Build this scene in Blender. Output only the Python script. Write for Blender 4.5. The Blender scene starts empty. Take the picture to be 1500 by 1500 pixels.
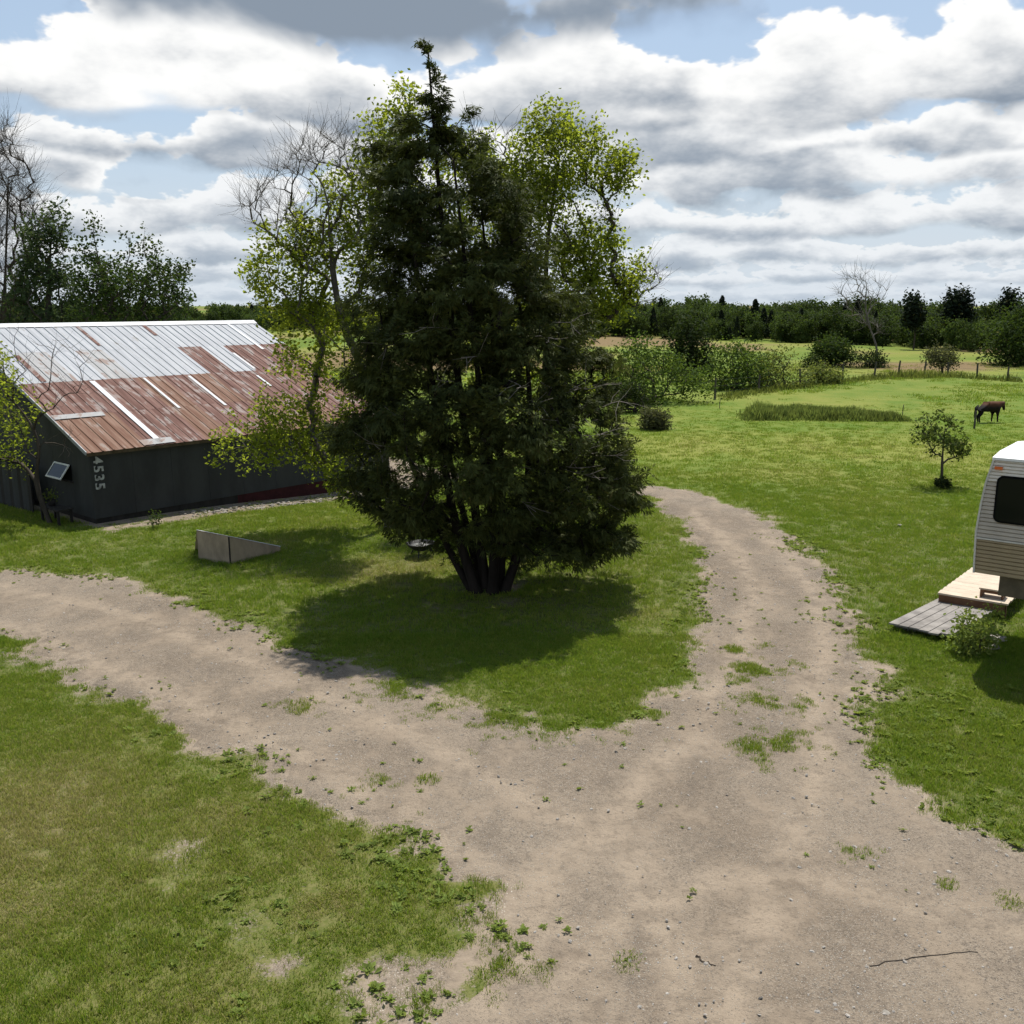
import bpy, math, random
import numpy as np
from mathutils import Vector, Matrix
R = math.radians
random.seed(7)
rng = np.random.default_rng(11)
sc = bpy.context.scene
col = sc.collection

# ------------------------------------------------------------------ camera
H, F = 6.0, 1400.0                     # camera height (m), focal length in 1500-px units
PITCH = math.atan((750 - 447) / F)
cam = bpy.data.cameras.new('camera')
cam.sensor_width = 36; cam.lens = 36 * F / 1500; cam.clip_start = 0.1; cam.clip_end = 9000
camo = bpy.data.objects.new('camera', cam); col.objects.link(camo)
camo.location = (0, 0, H); camo.rotation_euler = (math.pi / 2 - PITCH, 0, 0)
sc.camera = camo

# ------------------------------------------------------------------ light
SUN_EL, SUN_AZ = R(65), R(15)          # azimuth measured from +Y towards +X
SUN = Vector((math.sin(SUN_AZ) * math.cos(SUN_EL), math.cos(SUN_AZ) * math.cos(SUN_EL), math.sin(SUN_EL)))
sl = bpy.data.lights.new('sun', 'SUN'); sl.energy = 5.0; sl.angle = R(0.55); sl.color = (1, .955, .88)
slo = bpy.data.objects.new('sun', sl); col.objects.link(slo)
slo.rotation_euler = SUN.to_track_quat('Z', 'Y').to_euler(); slo.location = (0, 0, 60)
sc.view_settings.view_transform = 'Standard'; sc.view_settings.look = 'None'
sc.view_settings.gamma = 1; sc.view_settings.exposure = 0.30
sc.view_settings.use_curve_mapping = False
sc.render.engine = 'CYCLES'
sc.cycles.use_denoising = True
sc.cycles.use_adaptive_sampling = True; sc.cycles.adaptive_threshold = .02
sc.cycles.max_bounces = 5; sc.cycles.transparent_max_bounces = 8
sc.cycles.diffuse_bounces = 2; sc.cycles.glossy_bounces = 2; sc.cycles.transmission_bounces = 3

# ------------------------------------------------------------------ node helper
class NT:
    def __init__(s, tree): s.t = tree; tree.nodes.clear()
    def n(s, typ, inp=None, **kw):
        nd = s.t.nodes.new(typ)
        for k, v in kw.items(): setattr(nd, k, v)
        for k, v in (inp or {}).items():
            if hasattr(v, 'is_output'): s.t.links.new(v, nd.inputs[k])
            else: nd.inputs[k].default_value = v
        return nd
    def m(s, op, a, b=0.0, c=0.0, clamp=False):
        nd = s.n('ShaderNodeMath', {0: a, 1: b, 2: c}, operation=op); nd.use_clamp = clamp
        return nd.outputs[0]
    def ss(s, x, lo, hi, a=0.0, b=1.0):
        nd = s.n('ShaderNodeMapRange', {0: x, 1: lo, 2: hi, 3: a, 4: b}, interpolation_type='SMOOTHSTEP')
        return nd.outputs[0]
    def mix(s, f, a, b):
        nd = s.n('ShaderNodeMix', data_type='RGBA')
        for k, v in ((0, f), (6, a), (7, b)):
            if hasattr(v, 'is_output'): s.t.links.new(v, nd.inputs[k])
            else: nd.inputs[k].default_value = v if k == 0 else tuple(v)[:3] + (1,)
        return nd.outputs[2]
    def noise(s, vec, scale, detail=4, rough=.55, dist=0.0):
        nd = s.n('ShaderNodeTexNoise', {'Scale': scale, 'Detail': detail, 'Roughness': rough, 'Distortion': dist})
        if vec is not None: s.t.links.new(vec, nd.inputs['Vector'])
        return nd.outputs['Fac']
    def vmul(s, v, sc3): return s.n('ShaderNodeVectorMath', {0: v, 1: sc3}, operation='MULTIPLY').outputs[0]
    def vadd(s, v, o3): return s.n('ShaderNodeVectorMath', {0: v, 1: o3}, operation='ADD').outputs[0]
    def link(s, a, b): s.t.links.new(a, b)

# ------------------------------------------------------------------ sky: blue air with rows of cumulus
world = bpy.data.worlds.new('World'); sc.world = world; world.use_nodes = True
w = NT(world.node_tree)
sky = w.n('ShaderNodeTexSky', sky_type='NISHITA', sun_disc=False)
sky.sun_elevation = SUN_EL; sky.sun_rotation = SUN_AZ; sky.dust_density = 1.2; sky.ozone_density = 2.0
dirv = w.n('ShaderNodeTexCoord').outputs['Generated']
sx, sy, sz = w.n('ShaderNodeSeparateXYZ', {0: dirv}).outputs
el = w.m('ARCSINE', w.m('MINIMUM', w.m('MAXIMUM', sz, -1), 1))
az = w.m('ARCTAN2', sx, sy)
def px_el(v): return math.atan2(-F * math.sin(PITCH) + (750 - v) * math.cos(PITCH), F * math.cos(PITCH) + (750 - v) * math.sin(PITCH))
def px_az(u, v=200): return math.atan2(u - 750, F * math.cos(PITCH) + (750 - v) * math.sin(PITCH))
vb = w.n('ShaderNodeCombineXYZ', {0: w.m('MULTIPLY', sx, 11.), 1: w.m('MULTIPLY', sy, 11.), 2: w.m('MULTIPLY', w.m('POWER', w.m('MAXIMUM', el, .001), .75), 22.)}).outputs[0]
vor = w.n('ShaderNodeTexVoronoi', {'Vector': vb, 'Scale': 1.7, 'Detail': 3.0, 'Roughness': .6, 'Lacunarity': 2.3}, feature='F1'); vor.normalize = True
bil = w.m('SUBTRACT', .42, vor.outputs['Distance'])            # small billows shared by all clouds
def azbump(u, ru, amp, acc):
    q = w.m('MULTIPLY', w.m('SUBTRACT', az, px_az(u)), F / ru)
    return w.m('MULTIPLY_ADD', w.m('POWER', 1 / math.e, w.m('MULTIPLY', q, q)), amp, acc)
# rows of cumulus from the horizon up: base row, height, frequency, flattening, fullness, offset, local swells
ROWS = [(440, 24, 30., 3.0, .85, (1.1, 7.3, 2.0), ()),
        (420, 34, 20., 2.5, .85, (4.2, 1.9, 6.1), ()),
        (390, 48, 14., 2.1, .80, (8.3, 3.3, 1.7), ()),
        (350, 70, 10., 1.8, .80, (2.7, 5.9, 9.2), ()),
        (298, 90, 7.6, 1.6, .72, (6.4, 8.1, 3.6), ((1250, 220, .35), (205, 60, -.40), (600, 200, .2))),
        (245, 90, 6.6, 1.6, .50, (1.4, 4.4, 8.8), ((1000, 120, .15), (420, 90, .25), (225, 60, -.5))),
        (190, 122, 4.8, 1.5, .48, (3.9, 2.4, 7.7), ((1290, 190, .60), (790, 120, .42), (290, 190, .95), (960, 50, -.10), (20, 60, -.15))),
        (52, 170, 3.6, 1.3, .15, (9.6, 6.2, 5.3), ((430, 250, .95), (985, 170, .85), (755, 50, -.3), (1330, 170, -.9), (40, 110, -.2))),
        (-420, 420, 2.4, 1.2, .55, (5.5, 2.2, 1.3), ())]
wob = w.m('SUBTRACT', w.noise(w.n('ShaderNodeCombineXYZ', {0: w.m('MULTIPLY', sx, 9.), 1: w.m('MULTIPLY', sy, 9.), 2: w.m('MULTIPLY', el, 30.)}).outputs[0], 1.0, 1.0, .5), .5)
sk0 = w.mix(w.ss(el, .22, .0), (.57, .715, .88), (.71, .79, .87))
ccol = sk0; cover = 0.0
for bi, (vbase, hpx, fr, fl, full, off, sw) in enumerate(ROWS):
    e0, hh_ = px_el(vbase), hpx / 1430.
    v3 = w.n('ShaderNodeCombineXYZ', {0: w.m('MULTIPLY', sx, fr), 1: w.m('MULTIPLY', sy, fr), 2: w.m('MULTIPLY', el, fr * fl)}).outputs[0]
    nz_ = w.noise(w.vadd(v3, off), 1.0, 5.5, .58, .15)
    q = w.m('MULTIPLY_ADD', w.m('SUBTRACT', nz_, .5), 3.4, full)
    for b_ in sw: q = azbump(*b_, q)
    q = w.m('MULTIPLY_ADD', bil, .45, q)
    t = w.m('MULTIPLY_ADD', wob, .9 if bi < 7 else .2, w.m('MULTIPLY', w.m('SUBTRACT', el, e0), 1 / hh_))
    d = w.m('SUBTRACT', q, w.m('MAXIMUM', t, 0.0))
    cv = w.m('MULTIPLY', w.ss(d, .0, .13 if bi < 7 else .3), w.ss(w.m('MULTIPLY_ADD', w.m('SUBTRACT', nz_, .5), .9, t), -.10, .16))
    rel = w.m('DIVIDE', w.m('MAXIMUM', t, 0.0), w.m('MAXIMUM', q, .35))
    lit = w.m('MULTIPLY_ADD', bil, .75, w.m('MULTIPLY_ADD', w.m('SUBTRACT', nz_, .5), -.9, rel))
    k_ = w.ss(lit, -.10, .78) if bi < 7 else w.ss(lit, .25, 1.6)
    hz_ = [.70, .52, .38, .24, .12, .08, 0., 0., 0.][bi]
    cc = w.mix(k_, (.280, .340, .420), (1.08, 1.08, 1.07))
    cc = w.mix(hz_, cc, (.64, .73, .83)) if hz_ else cc
    ccol = w.mix(cv, ccol, cc); cover = w.m('MAXIMUM', cover, cv)
cover = w.m('MAXIMUM', cover, w.ss(el, .26, .0, .55, .98))      # thin veil closing in towards the horizon
bg1 = w.n('ShaderNodeBackground', {0: sky.outputs[0], 1: .10})
bg2 = w.n('ShaderNodeBackground', {0: ccol, 1: .76})
up = w.ss(sz, -.02, .004)
mx = w.n('ShaderNodeMixShader', {0: w.m('MULTIPLY', cover, up)})
w.link(bg1.outputs[0], mx.inputs[1]); w.link(bg2.outputs[0], mx.inputs[2])
out = w.n('ShaderNodeOutputWorld'); w.link(mx.outputs[0], out.inputs[0])
world.cycles.sampling_method = 'NONE'

# ------------------------------------------------------------------ geometry helpers
_c, _s = math.cos(PITCH), math.sin(PITCH)
def ray(u, v):
    x, y, z = u - 750, 750 - v, F
    d = np.array([x, z * _c + y * _s, -z * _s + y * _c]); return d / d[1]
def at(u, v, Y): return np.array([0, 0, H]) + ray(u, v) * Y
YAW = R(41)
D1 = np.array([math.sin(YAW), math.cos(YAW), 0.]); D2 = np.array([-math.cos(YAW), math.sin(YAW), 0.])
BC = np.array([-11.65, 25.93, 0]) + D1 * .14 + D2 * .14       # near corner of the barn walls

def vnoise(x, y, seed=0):
    x = np.asarray(x, float); y = np.asarray(y, float)
    xi = np.floor(x).astype(np.int64); yi = np.floor(y).astype(np.int64); fx = x - xi; fy = y - yi
    def h(a, b):
        n = (a * 374761393 + b * 668265263 + seed * 1442695041) & 0x7fffffff
        n = ((n ^ (n >> 13)) * 1274126177) & 0x7fffffff
        return ((n ^ (n >> 16)) & 0xffff) / 65535.0
    fx = fx * fx * (3 - 2 * fx); fy = fy * fy * (3 - 2 * fy)
    return (h(xi, yi) * (1 - fx) + h(xi + 1, yi) * fx) * (1 - fy) + (h(xi, yi + 1) * (1 - fx) + h(xi + 1, yi + 1) * fx) * fy
def fbm(x, y, seed=0, o=4):
    t = 0; a = .5; tot = 0
    for k in range(o):
        t = t + a * vnoise(x * 2 ** k, y * 2 ** k, seed + k * 17); tot += a; a *= .5
    return t / tot
def sstep(x, a, b):
    t = np.clip((np.asarray(x) - a) / (b - a), 0, 1); return t * t * (3 - 2 * t)
DIP = BC + D1 * 11 - D2 * 1.0
def hz(x, y):
    x = np.asarray(x, float); y = np.asarray(y, float)
    z = (fbm(x / 6, y / 6, 3, 2) - .5) * .10 * sstep(np.hypot(x, y), 4, 14)
    z = z + (fbm(x / 45, y / 45, 9, 2) - .5) * 1.3 * sstep(y, 60, 130)
    a = (x - DIP[0]) * D1[0] + (y - DIP[1]) * D1[1]; b = (x - DIP[0]) * D2[0] + (y - DIP[1]) * D2[1]
    return z - .42 * np.exp(-(a / 6.0) ** 2 - (b / 4.0) ** 2)
def gp(u, v):
    d = ray(u, v); p = np.array([0, 0, H]) + d * (-H / d[2])
    for _ in range(4):
        z = float(hz(p[0], p[1])); p = np.array([0, 0, H]) + d * ((z - H) / d[2])
    return p

def tag(o, label=None, cat=None, group=None, kind=None):
    if label: o['label'] = label
    if cat: o['category'] = cat
    if group: o['group'] = group
    if kind: o['kind'] = kind
    return o
def empty(name, loc, label, cat, group=None):
    o = bpy.data.objects.new(name, None); o.empty_display_size = .2; col.objects.link(o); o.location = loc
    return tag(o, label, cat, group)
def base_of(o):
    p = Vector((0, 0, 0))
    while o is not None: p = p + o.location; o = o.parent
    return np.array(p)
def newmesh(name, V, faces, smooth=False):
    """V: (n,3); faces: list of (m,k) int arrays"""
    me = bpy.data.meshes.new(name)
    V = np.ascontiguousarray(V, dtype=np.float32)
    me.vertices.add(len(V)); me.vertices.foreach_set('co', V.ravel())
    faces = [np.asarray(f) for f in faces if len(f)]
    tot = sum(len(f) for f in faces); lt = sum(f.size for f in faces)
    me.loops.add(lt); me.polygons.add(tot)
    me.loops.foreach_set('vertex_index', np.concatenate([f.ravel() for f in faces]).astype(np.int32))
    cnt = np.concatenate([np.full(len(f), f.shape[1]) for f in faces])
    st = np.concatenate([[0], np.cumsum(cnt)[:-1]])
    me.polygons.foreach_set('loop_start', st.astype(np.int32))
    me.polygons.foreach_set('use_smooth', np.full(tot, bool(smooth)))
    me.update(calc_edges=True)
    return me
def mk(name, V, faces, mat, parent=None, smooth=False, origin=None):
    """a mesh object from world-space vertices; its origin sits at its thing's base"""
    V = np.asarray(V, float)
    if parent is not None: o0 = base_of(parent)
    else: o0 = np.asarray(origin if origin is not None else (0, 0, 0), float)
    me = newmesh(name, V - o0, faces, smooth)
    for m in (mat if isinstance(mat, list) else [mat]): me.materials.append(m)
    o = bpy.data.objects.new(name, me); col.objects.link(o)
    if parent is not None: o.parent = parent
    else: o.location = o0
    return o
class MB:
    """collects boxes, prisms and tubes for ONE mesh"""
    def __init__(s): s.V = []; s.F = {}; s.n = 0
    def add(s, V, faces):
        V = np.asarray(V, float)
        for f in faces: s.F.setdefault(len(f), []).append([i + s.n for i in f])
        s.V.append(V); s.n += len(V); return s
    def box(s, o, ax, ay, az):
        o, ax, ay, az = (np.asarray(q, float) for q in (o, ax, ay, az))
        V = [o + i * ax + j * ay + k * az for k in (0, 1) for j in (0, 1) for i in (0, 1)]
        return s.add(V, [(0, 2, 3, 1), (4, 5, 7, 6), (0, 1, 5, 4), (2, 6, 7, 3), (0, 4, 6, 2), (1, 3, 7, 5)])
    def bar(s, a, b, wv, hv):
        a, b, wv, hv = (np.asarray(q, float) for q in (a, b, wv, hv))
        return s.box(a - wv / 2 - hv / 2, b - a, wv, hv)
    def prism(s, ring, ext):
        ring = [np.asarray(q, float) for q in ring]; n = len(ring); ext = np.asarray(ext, float)
        V = ring + [q + ext for q in ring]
        return s.add(V, [tuple(range(n - 1, -1, -1)), tuple(range(n, 2 * n))] + [(i, (i + 1) % n, n + (i + 1) % n, n + i) for i in range(n)])
    def tube(s, pts, rad, k=6):
        V, Fq = tube_arrays(pts, rad, k); s.V.append(V); s.F.setdefault(4, []).extend((Fq + s.n).tolist()); s.n += len(V); return s
    def lathe(s, c, prof, k=20):
        c = np.asarray(c, float); V = []; m = len(prof)
        for r, z in prof:
            for i in range(k):
                a = 2 * math.pi * i / k; V.append(c + (r * math.cos(a), r * math.sin(a), z))
        return s.add(V, [(j * k + i, j * k + (i + 1) % k, (j + 1) * k + (i + 1) % k, (j + 1) * k + i) for j in range(m - 1) for i in range(k)])
    def build(s, name, mat, parent=None, smooth=False, origin=None):
        return mk(name, np.concatenate([np.asarray(v) for v in s.V]), [np.array(f) for f in s.F.values()], mat, parent, smooth, origin)
def tube_arrays(pts, rad, k=5):
    P = np.asarray(pts, float); n = len(P); rad = np.broadcast_to(np.asarray(rad, float), (n,))
    T = np.gradient(P, axis=0); T /= np.linalg.norm(T, axis=1, keepdims=True) + 1e-9
    ref = np.array([.31, .17, .93]) if abs(T[0][2]) < .8 else np.array([.95, .2, .1])
    A = np.cross(T, ref); A /= np.linalg.norm(A, axis=1, keepdims=True) + 1e-9
    B = np.cross(T, A)
    th = np.arange(k) * 2 * math.pi / k
    V = P[:, None] + rad[:, None, None] * (A[:, None] * np.cos(th)[None, :, None] + B[:, None] * np.sin(th)[None, :, None])
    i = np.arange(n - 1)[:, None] * k; j = np.arange(k)[None]; j2 = (j + 1) % k
    Fq = np.stack([i + j, i + j2, i + k + j2, i + k + j], -1).reshape(-1, 4)
    return V.reshape(-1, 3), Fq
def tubes(name, lines, mat, parent, k=5):
    Vs, Fs, n = [], [], 0
    for pts, rad in lines:
        V, Fq = tube_arrays(pts, rad, k); Vs.append(V); Fs.append(Fq + n); n += len(V)
    return mk(name, np.concatenate(Vs), [np.concatenate(Fs)], mat, parent, True)

# ------------------------------------------------------------------ materials
def newmat(name):
    m = bpy.data.materials.new(name); m.use_nodes = True
    return m, NT(m.node_tree)
def finish(n, shader, bump=None):
    o = n.n('ShaderNodeOutputMaterial'); n.link(shader, o.inputs[0])
def bsdf(n, color, rough=.8, spec=.3, metal=0.0, normal=None):
    b = n.n('ShaderNodeBsdfPrincipled', {'Roughness': rough, 'Metallic': metal, 'Specular IOR Level': spec})
    if hasattr(color, 'is_output'): n.link(color, b.inputs['Base Color'])
    else: b.inputs['Base Color'].default_value = tuple(color)[:3] + (1,)
    if normal is not None: n.link(normal, b.inputs['Normal'])
    return b.outputs[0]
def bumpn(n, h, strength=.4, dist=.02):
    return n.n('ShaderNodeBump', {'Strength': strength, 'Distance': dist, 'Height': h}).outputs[0]
def plain(name, c, rough=.75, var=.25, scale=6., spec=.3, metal=0., stretch=(1, 1, 1), bump=.15, bscale=30., c2=None):
    """a worn solid colour: broad blotches, fine grain and relief"""
    m, n = newmat(name)
    pos = n.n('ShaderNodeNewGeometry').outputs['Position']
    p = n.vmul(pos, stretch)
    a = n.noise(p, scale, 5, .6); b = n.noise(p, bscale, 4, .65)
    c = np.array(c); cd = np.array(c2) if c2 is not None else c * (1 - var * 1.6)
    f = n.m('ADD', n.m('MULTIPLY', n.ss(a, .35, .68), .65), n.m('MULTIPLY', b, .35))
    cc = n.mix(f, np.minimum(c * (1 + var * .5), 1), cd)
    finish(n, bsdf(n, cc, rough, spec, metal, bumpn(n, b, bump, .01)))
    return m
def leafmat(name, c, trans, var=.35, clump=1.2, tw=.42, warm=(.16, .13, .02)):
    m, n = newmat(name)
    g = n.n('ShaderNodeNewGeometry')
    r = g.outputs['Random Per Island']
    a = n.noise(g.outputs['Position'], clump, 2, .5)
    c = np.array(c); t = np.array(trans)
    f = n.m('ADD', n.m('MULTIPLY', r, .6), n.m('MULTIPLY', n.ss(a, .3, .7), .4))
    cc = n.mix(f, c * (1 - var), c * (1 + var))
    cc = n.mix(n.m('MULTIPLY', n.ss(r, .93, 1.0), .5), cc, warm)
    tt = n.mix(f, t * (1 - var), t * (1 + var))
    d = bsdf(n, cc, .75, .10)
    tr = n.n('ShaderNodeBsdfTranslucent', {0: tt}).outputs[0]
    mxs = n.n('ShaderNodeMixShader', {0: tw}); n.link(d, mxs.inputs[1]); n.link(tr, mxs.inputs[2])
    finish(n, mxs.outputs[0]); return m
M = {}
m, n = newmat('cedar_foliage')
tn = n.n('ShaderNodeAttribute', attribute_name='tone').outputs['Fac']; rn = n.n('ShaderNodeNewGeometry').outputs['Random Per Island']
fx = n.m('MULTIPLY_ADD', rn, .35, n.m('MULTIPLY', tn, .65))
cc = n.mix(fx, (.018, .028, .009), (.092, .106, .026)); cc = n.mix(n.m('MULTIPLY', n.ss(rn, .95, 1.), .6), cc, (.09, .05, .016))
dd = bsdf(n, cc, .7, .15); tt = n.n('ShaderNodeBsdfTranslucent', {0: n.mix(fx, (.04, .06, .012), (.16, .19, .03))}).outputs[0]
mxs = n.n('ShaderNodeMixShader', {0: .2}); n.link(dd, mxs.inputs[1]); n.link(tt, mxs.inputs[2]); finish(n, mxs.outputs[0]); M['cedar'] = m
M['elder'] = leafmat('box_elder_leaf', (.095, .128, .020), (.36, .42, .034), .4, .8, .52)
M['pear'] = leafmat('dark_leaf', (.030, .052, .012), (.07, .11, .014), .4, .6, .3)
M['ash'] = leafmat('blue_green_leaf', (.042, .066, .026), (.09, .13, .035), .4, .6, .32)
M['young'] = leafmat('young_leaf', (.044, .068, .016), (.11, .15, .02), .4, 2., .35)
M['shrub'] = leafmat('shrub_leaf', (.044, .078, .015), (.125, .185, .022), .45, .35, .38)
M['scrub'] = leafmat('scrub_leaf', (.085, .110, .028), (.20, .23, .04), .4, .4, .36)
M['darkshrub'] = leafmat('dark_shrub_leaf', (.022, .036, .010), (.05, .075, .012), .4, .4, .3)
M['greyshrub'] = leafmat('grey_shrub_leaf', (.075, .080, .036), (.13, .14, .04), .35, .5, .3)
M['wood_a'] = leafmat('woods_leaf', (.030, .050, .014), (.07, .105, .016), .5, .06, .28)
M['wood_b'] = leafmat('light_woods_leaf', (.048, .075, .020), (.10, .15, .022), .45, .06, .3)
M['pine'] = leafmat('pine_needles', (.014, .023, .012), (.02, .03, .012), .35, .3, .15)
M['weed'] = leafmat('weed_leaf', (.165, .215, .050), (.28, .34, .05), .4, 1.5, .35)
M['tallgrass'] = leafmat('tall_grass_blade', (.110, .145, .036), (.21, .26, .05), .6, .9, .35, (.26, .19, .10))
M['bark'] = plain('bark', (.075, .062, .050), .9, .35, 5, .1, stretch=(1, 1, .25), bump=.6, bscale=25)
M['cedarbark'] = plain('cedar_bark', (.026, .021, .018), .95, .35, 8, .1, stretch=(1, 1, .15), bump=.8, bscale=30)
M['elderbark'] = plain('box_elder_bark', (.13, .115, .095), .9, .3, 6, .1, stretch=(1, 1, .3), bump=.4)
M['greybark'] = plain('grey_bark', (.16, .145, .125), .9, .3, 6, .1, stretch=(1, 1, .3), bump=.4)
M['deadwood'] = plain('dead_wood', (.25, .22, .19), .9, .3, 9, .1, bump=.3)

def grassmat(name, instanced):
    m, n = newmat(name)
    g = n.n('ShaderNodeNewGeometry'); pos = g.outputs['Position']
    dry = n.n('ShaderNodeAttribute', attribute_name='dry', attribute_type='INSTANCER').outputs['Fac']
    r = g.outputs['Random Per Island']
    x = n.m('ADD', dry, n.m('MULTIPLY', n.m('SUBTRACT', r, .5), .75), clamp=True)
    c1 = n.mix(n.ss(x, .0, .55), (.104, .198, .016), (.225, .250, .040))
    c2 = n.mix(n.ss(x, .5, 1.0), c1, (.42, .335, .16))
    d = bsdf(n, c2, .6, .2)
    t = n.n('ShaderNodeBsdfTranslucent', {0: n.mix(.5, c2, (.28, .38, .03))}).outputs[0]
    mxs = n.n('ShaderNodeMixShader', {0: .46}); n.link(d, mxs.inputs[1]); n.link(t, mxs.inputs[2])
    finish(n, mxs.outputs[0]); return m
M['grass'] = grassmat('grass_blade', True)

def earth_color(n, pos, rut=None):
    big = n.noise(pos, .30, 4, .6, .5); mid = n.noise(n.vmul(pos, (1.25, .8, 1)), 1.1, 6, .60, .2); fine = n.noise(pos, 30., 3, .75); grain = n.noise(pos, 75., 2, .8)
    vor = n.n('ShaderNodeTexVoronoi', {'Scale': 42.}); n.link(pos, vor.inputs['Vector'])
    c = n.mix(n.ss(big, .38, .62), (.176, .138, .101), (.226, .182, .136))
    c = n.mix(n.m('MULTIPLY', n.ss(mid, .48, .64), .65), c, (.270, .216, .160))
    c = n.mix(n.m('MULTIPLY', n.ss(mid, .47, .36), .6), c, (.140, .112, .085))
    if rut is not None: c = n.mix(n.m('MULTIPLY', rut, n.ss(n.noise(pos, 2.2, 4, .6), .30, .62)), c, (.305, .244, .180))
    clod = n.noise(pos, 8., 5, .7, .3)
    c = n.mix(n.m('MULTIPLY', n.ss(clod, .52, .66), .40), c, (.118, .094, .072)); c = n.mix(n.m('MULTIPLY', n.ss(clod, .47, .36), .35), c, (.30, .245, .185))
    soft = n.ss(mid, .60, .50)                                        # the pale dusty drifts are smooth, the rest stony
    if rut is not None: soft = n.m('MULTIPLY', soft, n.m('MULTIPLY_ADD', rut, -.75, 1.0))
    c = n.mix(n.m('MULTIPLY', n.m('MULTIPLY', n.ss(fine, .50, .64), soft), .75), c, (.095, .080, .064))
    c = n.mix(n.m('MULTIPLY', n.m('MULTIPLY', n.ss(grain, .53, .66), soft), .8), c, (.33, .285, .23))
    peb = n.m('MULTIPLY', n.ss(vor.outputs['Distance'], .34, .20), n.ss(n.n('ShaderNodeSeparateColor', {0: vor.outputs['Color']}).outputs[0], .62, .75))
    gravelly = n.ss(n.noise(pos, .7, 4, .6), .42, .60)
    c = n.mix(n.m('MULTIPLY', n.m('MULTIPLY', peb, gravelly), .85), c, (.46, .425, .37))
    h = n.m('ADD', n.m('MULTIPLY', n.m('ADD', fine, grain), .6), n.m('ADD', n.m('MULTIPLY', peb, .8), n.m('ADD', n.m('MULTIPLY', clod, -1.6), n.m('MULTIPLY', mid, 1.4))))
    return c, h
m, n = newmat('gravel_earth')
pos = n.n('ShaderNodeNewGeometry').outputs['Position']
c, h = earth_color(n, pos, n.n('ShaderNodeAttribute', attribute_name='rut').outputs['Fac'])
finish(n, bsdf(n, c, .93, .15, 0, bumpn(n, h, .8, .03)))
M['gravel'] = m
m, n = newmat('meadow_ground')
pos = n.n('ShaderNodeNewGeometry').outputs['Position']
gatt = n.n('ShaderNodeAttribute', attribute_name='g').outputs['Fac']
dry = n.n('ShaderNodeAttribute', attribute_name='dry').outputs['Fac']
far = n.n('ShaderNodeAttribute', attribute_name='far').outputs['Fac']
ec, eh = earth_color(n, pos)
n1 = n.noise(n.vmul(pos, (.7, 1.4, 1)), 1.1, 6, .65); n2 = n.noise(pos, 9., 5, .7); n3 = n.noise(n.vmul(pos, (.10, .35, 1)), 1.0, 6, .6)
x = n.m('ADD', dry, n.m('ADD', n.m('MULTIPLY', n.m('SUBTRACT', n1, .5), .55), n.m('ADD', n.m('MULTIPLY', n.m('SUBTRACT', n2, .5), .5), n.m('MULTIPLY', n.m('SUBTRACT', n3, .5), .5))), clamp=True)
gc = n.mix(n.ss(x, .0, .55), (.088, .142, .014), (.168, .185, .034))
gc = n.mix(n.ss(x, .48, 1.0), gc, n.mix(n.ss(n.n('ShaderNodeSeparateXYZ', {0: pos}).outputs[1], 70., 95.), (.225, .180, .085), (.165, .115, .055)))
gc = n.mix(n.m('MULTIPLY', n.ss(n2, .45, .3), .45), gc, (.030, .050, .008))
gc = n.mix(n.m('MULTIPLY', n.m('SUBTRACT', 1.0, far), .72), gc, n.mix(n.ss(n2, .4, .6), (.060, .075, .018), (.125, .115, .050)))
gm = n.ss(n.m('ADD', gatt, n.m('ADD', n.m('MULTIPLY', n.m('SUBTRACT', n2, .5), .9), n.m('MULTIPLY', n.m('SUBTRACT', n.noise(pos, 28., 3, .7), .5), .9))), .35, .62)
gc = n.mix(gm, ec, gc)
finish(n, bsdf(n, gc, .9, .12, 0, bumpn(n, n.m('ADD', n2, n.m('MULTIPLY', n1, 1.5)), .6, .05)))
M['meadow'] = m

# ------------------------------------------------------------------ ground, driveway and where grass grows
def pix(L): return np.array([gp(u, v)[:2] for u, v in L])
left_top = [(0, 836), (60, 832), (130, 846), (230, 872), (300, 905), (380, 930), (450, 957), (540, 992), (620, 1012), (720, 1040), (850, 1068),
            (905, 1058), (965, 1030), (1030, 992), (1046, 940), (1046, 885), (1040, 830), (1013, 780), (985, 747), (955, 730), (905, 722)]
right_edge = [(905, 708), (985, 716), (1060, 736), (1110, 756), (1160, 790), (1203, 832), (1238, 872), (1250, 930), (1262, 985), (1258, 1045), (1268, 1105),
              (1312, 1155), (1400, 1205), (1500, 1240)]
low_edge = [(600, 1500), (662, 1440), (722, 1395), (728, 1345), (700, 1308), (650, 1288), (600, 1258), (530, 1213), (440, 1163), (380, 1133), (300, 1088),
            (240, 1048), (130, 998), (80, 963), (0, 938)]
A = pix(left_top); B = pix(right_edge); C = pix(low_edge)
POLY = np.concatenate([[[-17.0, 21.6], [-12.5, 21.5]], A, B, [[9.5, 5.5], [16, -2.0], [14, -9], [-3.5, -9], [-2.2, 1.5], [-1.6, 5]], C, [[-12., 17.8], [-17.0, 18.6]]])
def sdf(x, y, P=POLY):
    x = np.asarray(x, float); y = np.asarray(y, float)
    d = np.full(x.shape, 1e9); ins = np.zeros(x.shape, bool)
    for i in range(len(P)):
        a = P[i]; b = P[(i + 1) % len(P)]; e = b - a
        t = np.clip(((x - a[0]) * e[0] + (y - a[1]) * e[1]) / (e @ e), 0, 1)
        d = np.minimum(d, np.hypot(x - a[0] - t * e[0], y - a[1] - t * e[1]))
        c1 = (a[1] > y) != (b[1] > y)
        with np.errstate(divide='ignore', invalid='ignore'):
            ins ^= c1 & (x < (b[0] - a[0]) * (y - a[1]) / (b[1] - a[1]) + a[0])
    return np.where(ins, -d, d)
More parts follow.
